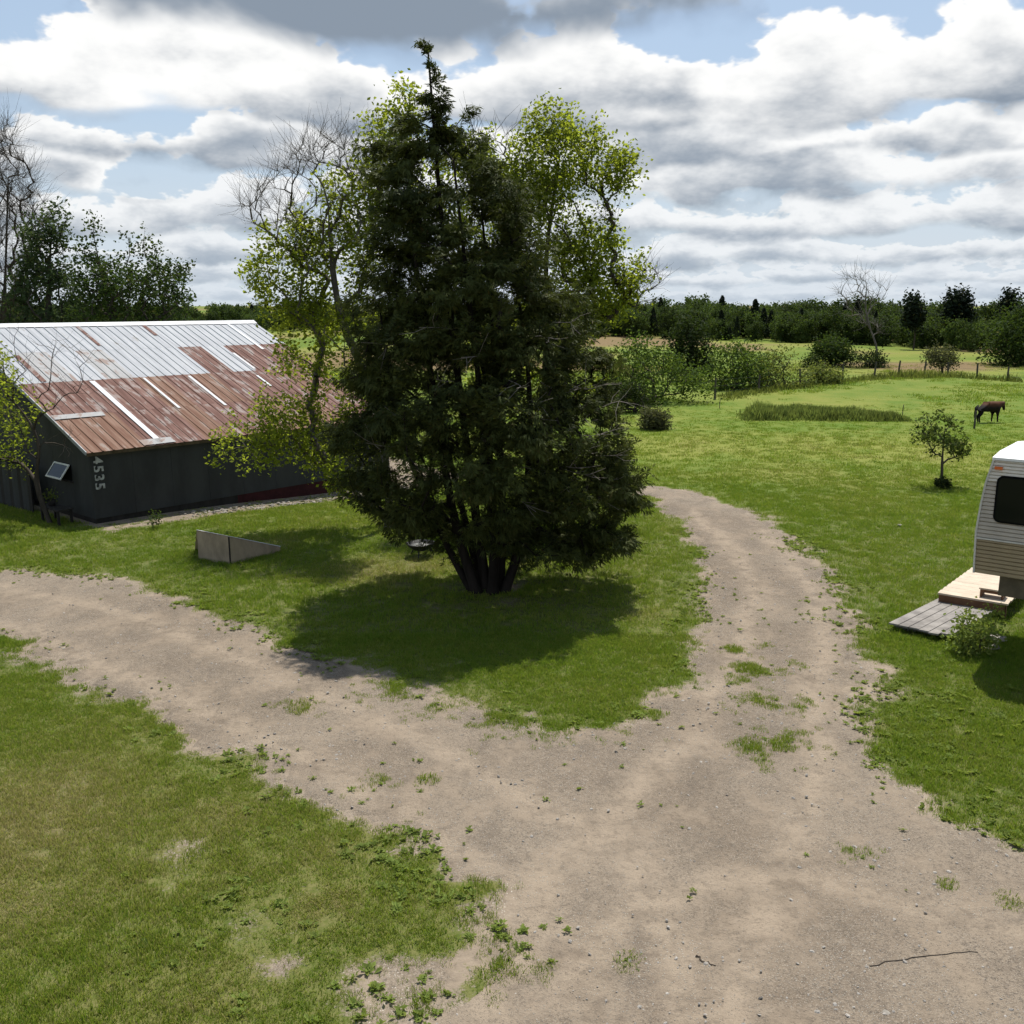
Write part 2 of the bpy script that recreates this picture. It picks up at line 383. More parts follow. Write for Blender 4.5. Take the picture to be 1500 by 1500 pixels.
def edge_noise(x, y): return (fbm(x * .9, y * .9, 21, 4) - .5) * 1.0 + (fbm(x * 3.2, y * 3.2, 22, 3) - .5) * .75
def road(x, y): return sdf(x, y) + edge_noise(x, y)
SPOTS = [(1110, 982, .32, .9), (1132, 1030, .38, .8), (1080, 1036, .2, .6), (1142, 1088, .42, .45), (1100, 1095, .3, .4), (1160, 978, .16, .8), (1075, 955, .16, .6),
         (1118, 945, .16, .6), (1130, 1120, .3, .3), (1085, 1000, .2, .4), (720, 1050, .5, .5), (790, 1062, .5, .5), (850, 1062, .45, .6), (650, 1035, .45, .4),
         (580, 1010, .5, .4), (880, 1050, .35, .7), (735, 1085, .3, .4), (560, 1150, .25, .35), (440, 1040, .3, .4), (625, 1142, .1, .9), (1385, 1298, .1, .9),
         (745, 1385, .22, .5), (735, 1425, .2, .7), (780, 1420, .16, .7), (715, 1455, .14, .8), (920, 1412, .1, .7), (1475, 1322, .1, .8), (1250, 1250, .2, .2), (560, 1230, .3, .5)]
BARE = [(410, 1355, .50, .72), (430, 1120, .35, .5), (265, 1245, .3, .7), (410, 1410, .35, .6), (250, 1290, .3, .4), (620, 1465, .7, .85), (560, 1430, .5, .6), (690, 1400, .5, .8),
        (385, 1160, .3, .7), (1290, 985, .35, .8), (1300, 1020, .3, .6), (1272, 1060, .35, .6), (1330, 1015, .3, .5), (540, 1200, .3, .5), (300, 905, .4, .5), (270, 920, .4, .5),
        (712, 868, 1.0, .9), (640, 880, 1.2, .4), (780, 885, 1.1, .4), (560, 1395, .4, .4), (130, 790, .8, .3)]
def blobs(x, y, L):
    r = np.zeros(np.shape(x))
    for u, v, rad, a in L:
        p = gp(u, v); r = np.maximum(r, a * np.exp(-(((x - p[0]) ** 2 + (y - p[1]) ** 2) / rad ** 2)))
    return r
def grass_amount(x, y):
    s = road(x, y)
    g = sstep(s, -.12, .35)
    near_edge = np.exp(-(s / .8) ** 2)
    g = g * (1 - .55 * near_edge * sstep(fbm(x * 1.3, y * 1.3, 31, 3), .45, .62))
    bald = blobs(x, y, BARE) * sstep(fbm(x * 2.2, y * 2.2, 33, 3), .25, .6) * 1.3
    g = g * (1 - np.clip(bald, 0, 1))
    g = np.maximum(g, np.clip(blobs(x, y, SPOTS) * sstep(fbm(x * 3, y * 3, 35, 3), .28, .52) * 2.0, 0, 1))
    a = (x - BC[0]) * D1[0] + (y - BC[1]) * D1[1]; b = (x - BC[0]) * D2[0] + (y - BC[1]) * D2[1]
    strip = (b > -1.25 + .3 * (fbm(x, y, 5, 2) - .5)) & (b < 9) & (a > -.3) & (a < 14)      # stony strip along the barn
    barn_in = (b > -.05) & (a > -.1) & (a < 12)
    g = np.where(strip, g * .25, g)
    return np.where(barn_in, 0, g)
DRYB = [(60, 1200, 2.2, .78), (30, 1330, 1.6, .66), (150, 1290, 1.2, .6), (300, 1200, .9, .62), (470, 1330, .7, .6), (180, 1130, .9, .55), (300, 1440, 1.0, .6), (480, 1250, .6, .5), (260, 1180, 1.4, .45), (220, 1400, 1.6, .42), (330, 1300, 1.3, .42), (120, 1080, 1.6, .35), (60, 1470, 1.2, .4),
        (540, 835, 1.6, .75), (610, 830, 1.2, .75), (470, 845, 1.2, .55), (400, 795, 1.3, .5), (1200, 655, 5.0, .60), (1050, 650, 5., .55), (1330, 660, 6., .55),
        (1130, 690, 4., .45), (980, 660, 4., .4), (1330, 700, 3, .35), (945, 900, .8, .5), (940, 940, .9, .4), (440, 745, 2.2, .40), (350, 765, 2., .38), (1150, 585, 9., .40), (1300, 570, 9., .2)]
def dry_amount(x, y):
    d = .20 + (fbm(x * .35, y * .35, 41, 4) - .5) * .55 + (fbm(x * 1.6, y * 1.6, 43, 3) - .5) * .35
    d = np.maximum(d, blobs(x, y, DRYB) + (fbm(x * .7, y * .5, 45, 4) - .5) * .6)
    d = d + .16 * sstep(-x, -.5, 2.5) * sstep(y, 17, 12)
    farf = sstep(y + (fbm(x / 30, y / 30, 47, 2) - .5) * 14, 84, 96)
    streak = fbm(x / 22, y / 7, 49, 4)
    return np.clip(d * (1 - farf) + farf * (.12 + 1.15 * sstep(streak, .40, .64)), 0, 1)

def axis(lo, hi, step, far, grow=1.22):
    a = list(np.arange(lo, hi + 1e-6, step)); s = step
    while a[-1] < far: s *= grow; a.append(a[-1] + s)
    s = step; b = [lo]
    while b[-1] > -far: s *= grow; b.append(b[-1] - s)
    return np.array(b[:0:-1] + a)
gx = axis(-30, 36, .30, 5000); gy = axis(-6, 62, .30, 5000)
X, Y = np.meshgrid(gx, gy); Z = hz(X, Y)
V = np.stack([X, Y, Z], -1).reshape(-1, 3); nx, ny = len(gx), len(gy)
i = (np.arange(ny - 1)[:, None] * nx + np.arange(nx - 1)[None]).ravel()
ground = mk('ground', V, [np.stack([i, i + 1, i + nx + 1, i + nx], -1)], M['meadow'], smooth=True)
tag(ground, 'mown lawn and open meadow of patchy green and dry grass', 'ground', kind='structure')
def vattr(o, name, val):
    o.data.attributes.new(name, 'FLOAT', 'POINT').data.foreach_set('value', np.asarray(val, np.float32).ravel())
vattr(ground, 'g', np.where(np.hypot(V[:, 0], V[:, 1]) < 80, grass_amount(V[:, 0], V[:, 1]), 1.0))
vattr(ground, 'dry', dry_amount(V[:, 0], V[:, 1]))
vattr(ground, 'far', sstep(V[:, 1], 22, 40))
# the driveway: its own sheet, cut along the ragged edge, with a little rutted relief
TRACKS = [[(1010, 748), (1075, 800), (1098, 870), (1075, 960), (1035, 1060), (955, 1135), (850, 1235), (770, 1340), (700, 1480)],
          [(1120, 778), (1185, 865), (1200, 950), (1200, 1050), (1190, 1150), (1150, 1260), (1100, 1400), (1060, 1500)],
          [(0, 858), (200, 905), (400, 985), (600, 1078), (750, 1150), (900, 1250), (985, 1400), (1010, 1500)],
          [(0, 915), (150, 972), (300, 1042), (480, 1133), (640, 1222), (760, 1300), (850, 1420), (880, 1500)],
          [(1500, 1370), (1330, 1330), (1180, 1290), (1040, 1290), (900, 1350), (820, 1460)]]
TRACKS = [pix(t) for t in TRACKS]
def rut_amount(x, y):
    x = x + (fbm(x * .5, y * .5, 57, 2) - .5) * .5; d = np.full(np.shape(x), 1e9)
    for T_ in TRACKS:
        for a, b in zip(T_[:-1], T_[1:]):
            e = b - a; t = np.clip(((x - a[0]) * e[0] + (y - a[1]) * e[1]) / (e @ e), 0, 1)
            d = np.minimum(d, np.hypot(x - a[0] - t * e[0], y - a[1] - t * e[1]))
    return np.exp(-(d / .26) ** 2)
def surf(x, y):
    S_ = road(x, y)
    rl_ = -.03 + .042 * sstep(-S_, -.03, .10) + .030 * sstep(fbm(x * .8, y * .8, 51, 3), .35, .75) * sstep(-S_, .05, .6) + .008 * fbm(x * 4, y * 4, 53, 2) * sstep(-S_, 0, .3)
    return hz(x, y) + np.maximum(rl_, 0)
st = .14
dx = np.arange(-17, 16.01, st); dy = np.arange(-8.5, 37, st)
X, Y = np.meshgrid(dx, dy); S = road(X, Y)
rel = -.03 + .042 * sstep(-S, -.03, .10) + .030 * sstep(fbm(X * .8, Y * .8, 51, 3), .35, .75) * sstep(-S, .05, .6) + .008 * fbm(X * 4, Y * 4, 53, 2) * sstep(-S, 0, .3)
RUT = rut_amount(X, Y); rel = rel - .024 * RUT * sstep(rel, .015, .045) + .010 * np.exp(-((RUT - .35) / .18) ** 2) * sstep(-S, .1, .4)
Vd = np.stack([X, Y, hz(X, Y) + rel], -1).reshape(-1, 3)
nx, ny = len(dx), len(dy)
i = (np.arange(ny - 1)[:, None] * nx + np.arange(nx - 1)[None]).ravel()
Q = np.stack([i, i + 1, i + nx + 1, i + nx], -1)
Sf = S.ravel(); keep = (Sf[Q] < .05).any(1)
Q = Q[keep]; used = np.unique(Q); remap = np.full(len(Vd), -1); remap[used] = np.arange(len(used))
drive = mk('gravel_driveway', Vd[used], [remap[Q]], M['gravel'], smooth=True)
vattr(drive, 'rut', RUT.ravel()[used])
tag(drive, 'forked driveway of pale packed earth and gravel', 'driveway', kind='structure')

# ------------------------------------------------------------------ scattered ground cover (one object each, nobody could count it)
def proto(name, V, faces, mat):
    me = newmesh(name, V, faces); me.materials.append(mat)
    return bpy.data.objects.new(name, me)                   # never linked: only the shape handed to the scatter
def blades(nb, rad, h0, h1, wd, lean, seed):
    r = np.random.default_rng(seed)
    a = r.uniform(0, 2 * math.pi, nb); q = rad * np.sqrt(r.uniform(0, 1, nb))
    b = np.stack([q * np.cos(a), q * np.sin(a), np.full(nb, -.012)], -1)
    hh = r.uniform(h0, h1, nb); la = r.uniform(0, 2 * math.pi, nb); lm = hh * r.uniform(.15, 1, nb) * lean
    tip = b + np.stack([lm * np.cos(la), lm * np.sin(la), hh], -1)
    mid = b + (tip - b) * np.array([.4, .4, .62])
    wa = r.uniform(0, math.pi, nb); wv = np.stack([np.cos(wa), np.sin(wa), 0 * wa], -1) * (wd * r.uniform(.7, 1.3, nb))[:, None]
    V = np.stack([b - wv, b + wv, mid + wv * .8, tip, mid - wv * .8], 1).reshape(-1, 3)
    k = np.arange(nb)[:, None] * 5
    return V, [np.concatenate([k + np.array([[0, 1, 2, 4]])]), k + np.array([[4, 2, 3]])]
def rosette(nl, ln, wd, seed):
    r = np.random.default_rng(seed); Vs = []; Fs = []
    for i in range(nl):
        a = r.uniform(0, 6.28); L = ln * r.uniform(.55, 1.1); e = r.uniform(.15, .9)
        d = np.array([math.cos(a) * math.cos(e), math.sin(a) * math.cos(e), math.sin(e)]); s = np.array([-math.sin(a), math.cos(a), 0]) * wd * r.uniform(.7, 1.2)
        o = np.array([r.uniform(-1, 1), r.uniform(-1, 1), 0]) * ln * .5
        p = o + d * L * .55 + (0, 0, .006); t = o + d * L + (0, 0, -.25 * L * math.sin(e))
        Vs += [o, p + s, t, p - s]; Fs.append([4 * i, 4 * i + 1, 4 * i + 2, 4 * i + 3])
    return np.array(Vs), [np.array(Fs)]
def rock(seed, flat=.6):
    r = np.random.default_rng(seed); V = []
    for j, (z, q) in enumerate(((-.5, .7), (.15, 1.0), (.75, .62))):
        for i in range(6):
            a = i * math.pi / 3 + j * .3; rr = q * r.uniform(.75, 1.2); V.append((rr * math.cos(a), rr * math.sin(a), z * flat * r.uniform(.8, 1.2)))
    V.append((0, 0, .9 * flat)); Fq = [(j * 6 + i, j * 6 + (i + 1) % 6, j * 6 + 6 + (i + 1) % 6, j * 6 + 6 + i) for j in (0, 1) for i in range(6)]
    return np.array(V), [np.array(Fq), np.array([(12 + i, 12 + (i + 1) % 6, 18) for i in range(6)])]
def scatter(name, P, rot, scl, idx, dryv, protos, label, cat):
    me = bpy.data.meshes.new(name); me.vertices.add(len(P)); me.vertices.foreach_set('co', np.asarray(P, np.float32).ravel())
    for nm, ty, vals in (('rot', 'FLOAT_VECTOR', rot), ('scl', 'FLOAT_VECTOR', scl), ('idx', 'INT', idx), ('dry', 'FLOAT', dryv)):
        at_ = me.attributes.new(nm, ty, 'POINT'); at_.data.foreach_set('vector' if ty == 'FLOAT_VECTOR' else 'value', np.asarray(vals, np.int32 if ty == 'INT' else np.float32).ravel())
    o = bpy.data.objects.new(name, me); col.objects.link(o)
    ng = bpy.data.node_groups.new(name, 'GeometryNodeTree')
    ng.interface.new_socket('Geometry', in_out='INPUT', socket_type='NodeSocketGeometry')
    ng.interface.new_socket('Geometry', in_out='OUTPUT', socket_type='NodeSocketGeometry')
    N = ng.nodes; L = ng.links
    gi = N.new('NodeGroupInput'); go = N.new('NodeGroupOutput'); iop = N.new('GeometryNodeInstanceOnPoints'); jn = N.new('GeometryNodeJoinGeometry')
    for p in reversed(protos):
        oi = N.new('GeometryNodeObjectInfo'); oi.inputs['Object'].default_value = p; oi.inputs['As Instance'].default_value = True
        L.new(oi.outputs['Geometry'], jn.inputs[0])
    def attr(nm, ty):
        a = N.new('GeometryNodeInputNamedAttribute'); a.data_type = ty; a.inputs['Name'].default_value = nm
        return a.outputs['Attribute']
    L.new(gi.outputs[0], iop.inputs['Points']); L.new(jn.outputs[0], iop.inputs['Instance'])
    iop.inputs['Pick Instance'].default_value = True
    L.new(attr('idx', 'INT'), iop.inputs['Instance Index']); L.new(attr('scl', 'FLOAT_VECTOR'), iop.inputs['Scale'])
    er = N.new('FunctionNodeEulerToRotation'); L.new(attr('rot', 'FLOAT_VECTOR'), er.inputs[0]); L.new(er.outputs[0], iop.inputs['Rotation'])
    L.new(iop.outputs[0], go.inputs[0])
    md = o.modifiers.new('scatter', 'NODES'); md.node_group = ng
    return tag(o, label, cat, kind='stuff')
def in_view(x, y, margin=1.5, dmin=5.5):
    return (y > dmin) & (np.abs(x) < y * .56 + margin + 1.2)
def sample(n, x0, x1, y0, y1, seed):
    r = np.random.default_rng(seed); x = r.uniform(x0, x1, n); y = r.uniform(y0, y1, n)
    k = in_view(x, y); return x[k], y[k], r
def spread(r, n, tilt=.12):
    return np.stack([r.normal(0, tilt, n), r.normal(0, tilt, n), r.uniform(0, 6.28, n)], -1)
gprot = [proto('grass_tuft_shape', *blades(34, .10, .020, .062, .0035, .8, s), M['grass']) for s in range(5)] + \
        [proto('grass_tuft_shape', *blades(26, .26, .03, .10, .011, .7, 20 + s), M['grass']) for s in range(3)] + \
        [proto('grass_tuft_shape', *blades(40, .07, .06, .16, .004, .7, 40 + s), M['grass']) for s in range(2)]
P, RT, SC, IX, DR = [], [], [], [], []
def put_grass(n, x0, x1, y0, y1, seed, lo, hi, s0, s1, prob=None):
    x, y, r = sample(n, x0, x1, y0, y1, seed)
    g = grass_amount(x, y) if prob is None else prob(x, y)
    k = r.uniform(0, 1, len(x)) < g * 1.05
    x, y, g = x[k], y[k], g[k]; m_ = len(x)
    P.append(np.stack([x, y, surf(x, y) + .008], -1)); RT.append(spread(r, m_))
    s = r.uniform(s0, s1, m_) * (.55 + .45 * g); lush = .6 + .9 * fbm(x * .8, y * .8, 61, 3)
    SC.append(np.stack([s, s, s * lush], -1)); IX.append(r.integers(lo, hi, m_)); DR.append(np.clip(dry_amount(x, y) + r.normal(0, .07, m_), 0, 1))
put_grass(52000, -10, 11, 5.5, 17, 71, 0, 5, .75, 1.3)
put_grass(56000, -20, 20, 16, 38, 72, 0, 5, 1.0, 1.7, lambda x, y: grass_amount(x, y) * sstep(y, 39, 27))
put_grass(32000, -36, 36, 24, 64, 73, 5, 8, .6, 1.2, lambda x, y: grass_amount(x, y) * sstep(y, 64, 38) * sstep(y, 24, 36))
put_grass(16000, -60, 60, 50, 100, 75, 5, 8, 1.2, 2.4, lambda x, y: sstep(y, 48, 62) * sstep(fbm(x * .25, y * .25, 65, 3), .35, .6) * .8)
def tallp(x, y):
    s = road(x, y); return grass_amount(x, y) * (.15 + .85 * np.exp(-((s - .35) / .5) ** 2)) * sstep(fbm(x * .9, y * .9, 63, 3), .45, .65)
put_grass(5200, -14, 14, 5.5, 26, 74, 8, 10, .5, 1.0, tallp)
scatter('lawn_grass', np.concatenate(P), np.concatenate(RT), np.concatenate(SC), np.concatenate(IX), np.concatenate(DR), gprot,
        'short patchy green and straw coloured grass on both sides of the driveway', 'grass')
# broad-leaved weeds along the margins
wprot = [proto('weed_rosette_shape', *rosette(13, .075, .018, 80 + s), M['weed']) for s in range(4)]
x, y, r = sample(40000, -12, 12, 5.5, 26, 91)
s = road(x, y)
pr = blobs(x, y, SPOTS) * .25 + np.exp(-((s - .20) / .5) ** 2) * .60 * sstep(fbm(x * 1.1, y * 1.1, 93, 3), .44, .62) + .022 * (s < -.1) * sstep(fbm(x * .7, y * .7, 95, 3), .45, .6)
lush = np.exp(-((x + 1.6) ** 2 + (y - 8.9) ** 2) / 1.3 ** 2) * .75 + np.exp(-((x - 6.0) ** 2 / 3.0 ** 2 + (y - 13.0) ** 2 / 2.4 ** 2)) * .34 + blobs(x, y, [(620, 1340, .7, .9), (560, 1290, .6, .5), (700, 1330, .5, .7), (540, 1370, .8, .6), (1380, 1130, 1.2, .5), (1330, 1090, .8, .5), (1430, 1180, 1., .5), (1400, 1040, .8, .3)])
pr = np.maximum(pr, lush * sstep(s, -.15, .2) * sstep(fbm(x * 1.7, y * 1.7, 97, 3), .36, .6))
k = r.uniform(0, 1, len(x)) < pr
x, y = x[k], y[k]; q = r.uniform(.5, 1.35, len(x)) * np.where(road(x, y) < -.1, .6, 1)
scatter('broadleaf_weeds', np.stack([x, y, surf(x, y) + .008], -1), spread(r, len(x), .2), np.stack([q, q, q], -1), r.integers(0, 4, len(x)), 0 * x, wprot,
        'broad-leaved weeds crowding the edges of the driveway', 'weeds')
# pebbles
M['pebble'] = plain('pebble', (.34, .31, .275), .85, .35, 14, .2, bump=.2)
pprot = [proto('pebble_shape', *rock(s), M['pebble']) for s in range(4)]
x, y, r = sample(26000, -10, 11, 5.5, 22, 101)
s = road(x, y); k = (s < .15) & (r.uniform(0, 1, len(x)) < .25 + .75 * sstep(fbm(x * .8, y * .8, 103, 3), .45, .62))
x, y = x[k], y[k]; q = .006 + .024 * r.uniform(0, 1, len(x)) ** 5
scatter('driveway_pebbles', np.stack([x, y, surf(x, y)], -1), spread(r, len(x), .4), np.stack([q, q * r.uniform(.6, 1, len(x)), q * .8], -1), r.integers(0, 4, len(x)), 0 * x, pprot,
        'small pale pebbles strewn over the driveway', 'pebbles')
# rough stones along the barn's foot
r = np.random.default_rng(111); n_ = 620
a = 2.4 + 10.6 * r.uniform(0, 1, n_); b = -r.uniform(.25, 1.15, n_) ** 1.0
p = BC[None] + a[:, None] * D1 + b[:, None] * D2; q = .02 + .06 * r.uniform(0, 1, n_) ** 2.5
M['palestone'] = plain('pale_stone', (.27, .245, .21), .9, .3, 6, .2)
sprot = [proto('rubble_shape', *rock(20 + s, .5), M['palestone']) for s in range(4)]
scatter('rubble_strip', np.stack([p[:, 0], p[:, 1], hz(p[:, 0], p[:, 1]) + .01], -1), spread(r, n_, .3), np.stack([q * 1.3, q, q], -1), r.integers(0, 4, n_), 0 * a, sprot,
        'pale rubble strip along the foot of the grey barn', 'rubble')

# ------------------------------------------------------------------ trees
def in_poly(u, v, poly):
    ins = np.zeros(np.shape(u), bool)
    for i in range(len(poly)):
        (x1, y1), (x2, y2) = poly[i], poly[(i + 1) % len(poly)]
        c1 = (y1 > v) != (y2 > v)
        if y1 != y2: ins ^= c1 & (u < (x2 - x1) * (v - y1) / (y2 - y1) + x1)
    return ins
def crown_points(poly, Y, n, r, depth=.9, shell=.0, jit=0.0):
    """points through the volume of a crown whose outline is given; the depth follows the outline's width"""
    P_ = np.array(poly, float); out = []
    lo, hi = P_.min(0), P_.max(0); vv = np.linspace(lo[1], hi[1], 60); uu = np.linspace(lo[0], hi[0], 200)
    G = in_poly(*np.meshgrid(uu, vv), poly)
    ext = [(uu[g].min(), uu[g].max()) if g.any() else (uu.mean(), uu.mean()) for g in G]
    while len(out) < n:
        u, v = r.uniform(lo[0], hi[0]), r.uniform(lo[1], hi[1])
        if not in_poly(u, v, poly): continue
        e = ext[min(59, int((v - lo[1]) / (hi[1] - lo[1] + 1e-6) * 60))]
        hw = max((e[1] - e[0]) / 2, 8); q = min(1, abs(u - (e[0] + e[1]) / 2) / hw)
        dmax = hw * math.sqrt(1 - q * q + .05) * depth * Y / 1430
        z = r.uniform(-1, 1)
        if shell and r.uniform() < shell: z = math.copysign(abs(z) ** .4, z)
        out.append(at(u, v, Y + z * dmax))
    return np.array(out)
def grow(trunks, targets, r, seg=.45, upk=.18, bend=.35, zpen=.6, base=None):
    """every target is joined to the nearest fitting point of the skeleton; thickness follows how much hangs on it"""
    nodes, par, lines = [], [], []
    for t in trunks:
        idx = []
        for k, p in enumerate(t):
            nodes.append(np.asarray(p, float)); par.append(idx[-1] if k else -1); idx.append(len(nodes) - 1)
        lines.append(idx)
    base = np.asarray(trunks[0][0] if base is None else base)
    order = np.argsort(np.linalg.norm((targets - base) * np.array([1, 1, .6]), axis=1))
    NP = np.zeros((len(nodes) + len(targets) * 14, 3)); NP[:len(nodes)] = nodes; cnt = len(nodes)
    lines_t = []
    for t in targets[order]:
        dv = t - NP[:cnt]; d = np.linalg.norm(dv, axis=1); hd = np.linalg.norm(dv[:, :2], axis=1)
        cost = d + zpen * np.maximum(0, NP[:cnt, 2] + .75 * hd - t[2])
        b = int(np.argmin(cost)); p0 = NP[b].copy(); L = d[b]
        pd = p0 - NP[par[b]] if par[b] >= 0 else np.array([0, 0, 1.]); pd = pd / (np.linalg.norm(pd) + 1e-9)
        c_ = p0 + (t - p0) * .45 + pd * L * bend * .5 + np.array([0, 0, upk * L]) + r.normal(0, .035 * L, 3)
        m_ = int(np.clip(math.ceil(L / seg), 2, 13)); idx = [b]
        for k in range(1, m_ + 1):
            q = k / m_; p = (1 - q) ** 2 * p0 + 2 * q * (1 - q) * c_ + q * q * t
            if k < m_: p = p + r.normal(0, .010 * L, 3)
            NP[cnt] = p; par.append(idx[-1]); idx.append(cnt); cnt += 1
        lines_t.append(idx)
    w_ = np.zeros(cnt)
    for idx in lines_t: w_[idx[-1]] += 1
    for k in range(cnt - 1, -1, -1):
        if par[k] >= 0 and par[k] < k: w_[par[k]] += w_[k]
    return NP[:cnt], par, lines, lines_t, w_
def lines_of(NP, lines, w_, r0, ex=.5, rmax=9):
    out = []
    for idx in lines:
        rad = np.minimum(r0 * np.maximum(w_[idx], .6) ** ex, rmax)
        if len(rad) > 1: rad[0] = min(rad[0], rad[1] * 1.25)
        rad[-1] *= .6; out.append((NP[idx], rad))
    return out
def leaves(cent, size, r, aspect=.62, droop=.2, fold=.25):
    """one folded four-cornered leaf per centre"""
    n_ = len(cent); a = r.uniform(0, 6.28, n_); e = r.normal(-droop, .5, n_)
    d = np.stack([np.cos(a) * np.cos(e), np.sin(a) * np.cos(e), np.sin(e)], -1)
    ref = r.normal(0, 1, (n_, 3)); s = np.cross(d, ref); s /= np.linalg.norm(s, axis=1, keepdims=True) + 1e-9
    nn = np.cross(d, s)
    L = (size * r.uniform(.6, 1.3, n_))[:, None]
    b = cent - d * L * .5; t = cent + d * L * .5
    V = np.stack([b, cent + s * L * aspect * .5 + nn * L * fold * .3, t, cent - s * L * aspect * .5 + nn * L * fold * .3], 1).reshape(-1, 3)
    return V, np.arange(4 * n_).reshape(-1, 4)
def around(pts, per, sig, r):
    return (np.repeat(pts, per, 0) + r.normal(0, 1, (len(pts) * per, 3)) * sig)
def twigs(tips, dirs, n_per, ln, r, rad=.006, up=.25):
    out = []
    for t, d in zip(tips, dirs):
        for _ in range(n_per):
            v = d + r.normal(0, .55, 3) + (0, 0, up); v /= np.linalg.norm(v); L = ln * r.uniform(.5, 1.2)
            m1 = t + v * L * .5 + r.normal(0, .06 * L, 3)
            out.append((np.array([t, m1, t + v * L + r.normal(0, .1 * L, 3) + np.array([0, 0, .1 * L])]), np.array([rad, rad * .75, rad * .4])))
    return out
def tipdirs(NP, lt):
    return np.array([(NP[i[-1]] - NP[i[-2]]) / (np.linalg.norm(NP[i[-1]] - NP[i[-2]]) + 1e-9) for i in lt])
def broadleaf(name, label, trunks, leafy, bare, seed, leaf, bark, lsize, per, sig, r0=.012, twig=.5, ntw=2, seg=.5, ex=.5, group=None, bare_tw=4, bare_ln=.6, k=5):
    r = np.random.default_rng(seed)
    base = np.asarray(trunks[0][0]); root = empty(name, base, label, 'tree', group)
    T = np.concatenate([x_ for x_ in (leafy, bare) if x_ is not None and len(x_)])
    NP, par, lt, lb, w_ = grow(trunks, T, r, seg, .08, .22, .9)
    L = lines_of(NP, lt, w_, r0, ex)
    for pts, rad in L[:1]: rad[0] *= 1.35
    tubes('trunk', L, bark, root, 8)
    B_ = lines_of(NP, lb, w_, r0, ex); tip = np.array([NP[i[-1]] for i in lb]); td = tipdirs(NP, lb)
    isb = np.zeros(len(tip), bool)
    if bare is not None and len(bare):
        isb = np.array([np.min(np.abs(bare - t).sum(1)) < 1e-6 for t in tip])
    tw = twigs(tip[~isb], td[~isb], ntw, twig, r, r0 * .55) + (twigs(tip[isb], td[isb], bare_tw, bare_ln, r, r0 * .6) if isb.any() else [])
    tubes('branches', B_ + tw, bark, root, k if len(B_) < 900 else 4)['kind'] = 'stuff'
    if leaf is not None:
        src = [tip[~isb]] + [NP[i[len(i) // 2:-1]] for i, q in zip(lb, isb) if not q and len(i) > 3]
        src = np.concatenate(src); src = src[r.uniform(0, 1, len(src)) < .95]
        c_ = around(src, per, sig, r); c_[:, 2] -= .3 * sig
        tws = np.array([q[0][-1] for q in tw[:ntw * int((~isb).sum())]])
        if len(tws): c_ = np.concatenate([c_, around(tws, max(3, per // 3), sig * .5, r)])
        V_, F_ = leaves(c_, lsize, r); mk('crown', V_, [F_], leaf, root)
    return root
def bez(pts, n_=10):
    """a smooth line through a few points"""
    pts = np.asarray(pts, float); t = np.linspace(0, len(pts) - 1, n_); out = []
    for q in t:
        i_ = min(int(q), len(pts) - 2); f = q - i_
        p0 = pts[max(i_ - 1, 0)]; p1 = pts[i_]; p2 = pts[i_ + 1]; p3 = pts[min(i_ + 2, len(pts) - 1)]
        out.append(.5 * ((2 * p1) + (p2 - p0) * f + (2 * p0 - 5 * p1 + 4 * p2 - p3) * f * f + (3 * p1 - p0 - 3 * p2 + p3) * f ** 3))
    return np.array(out)

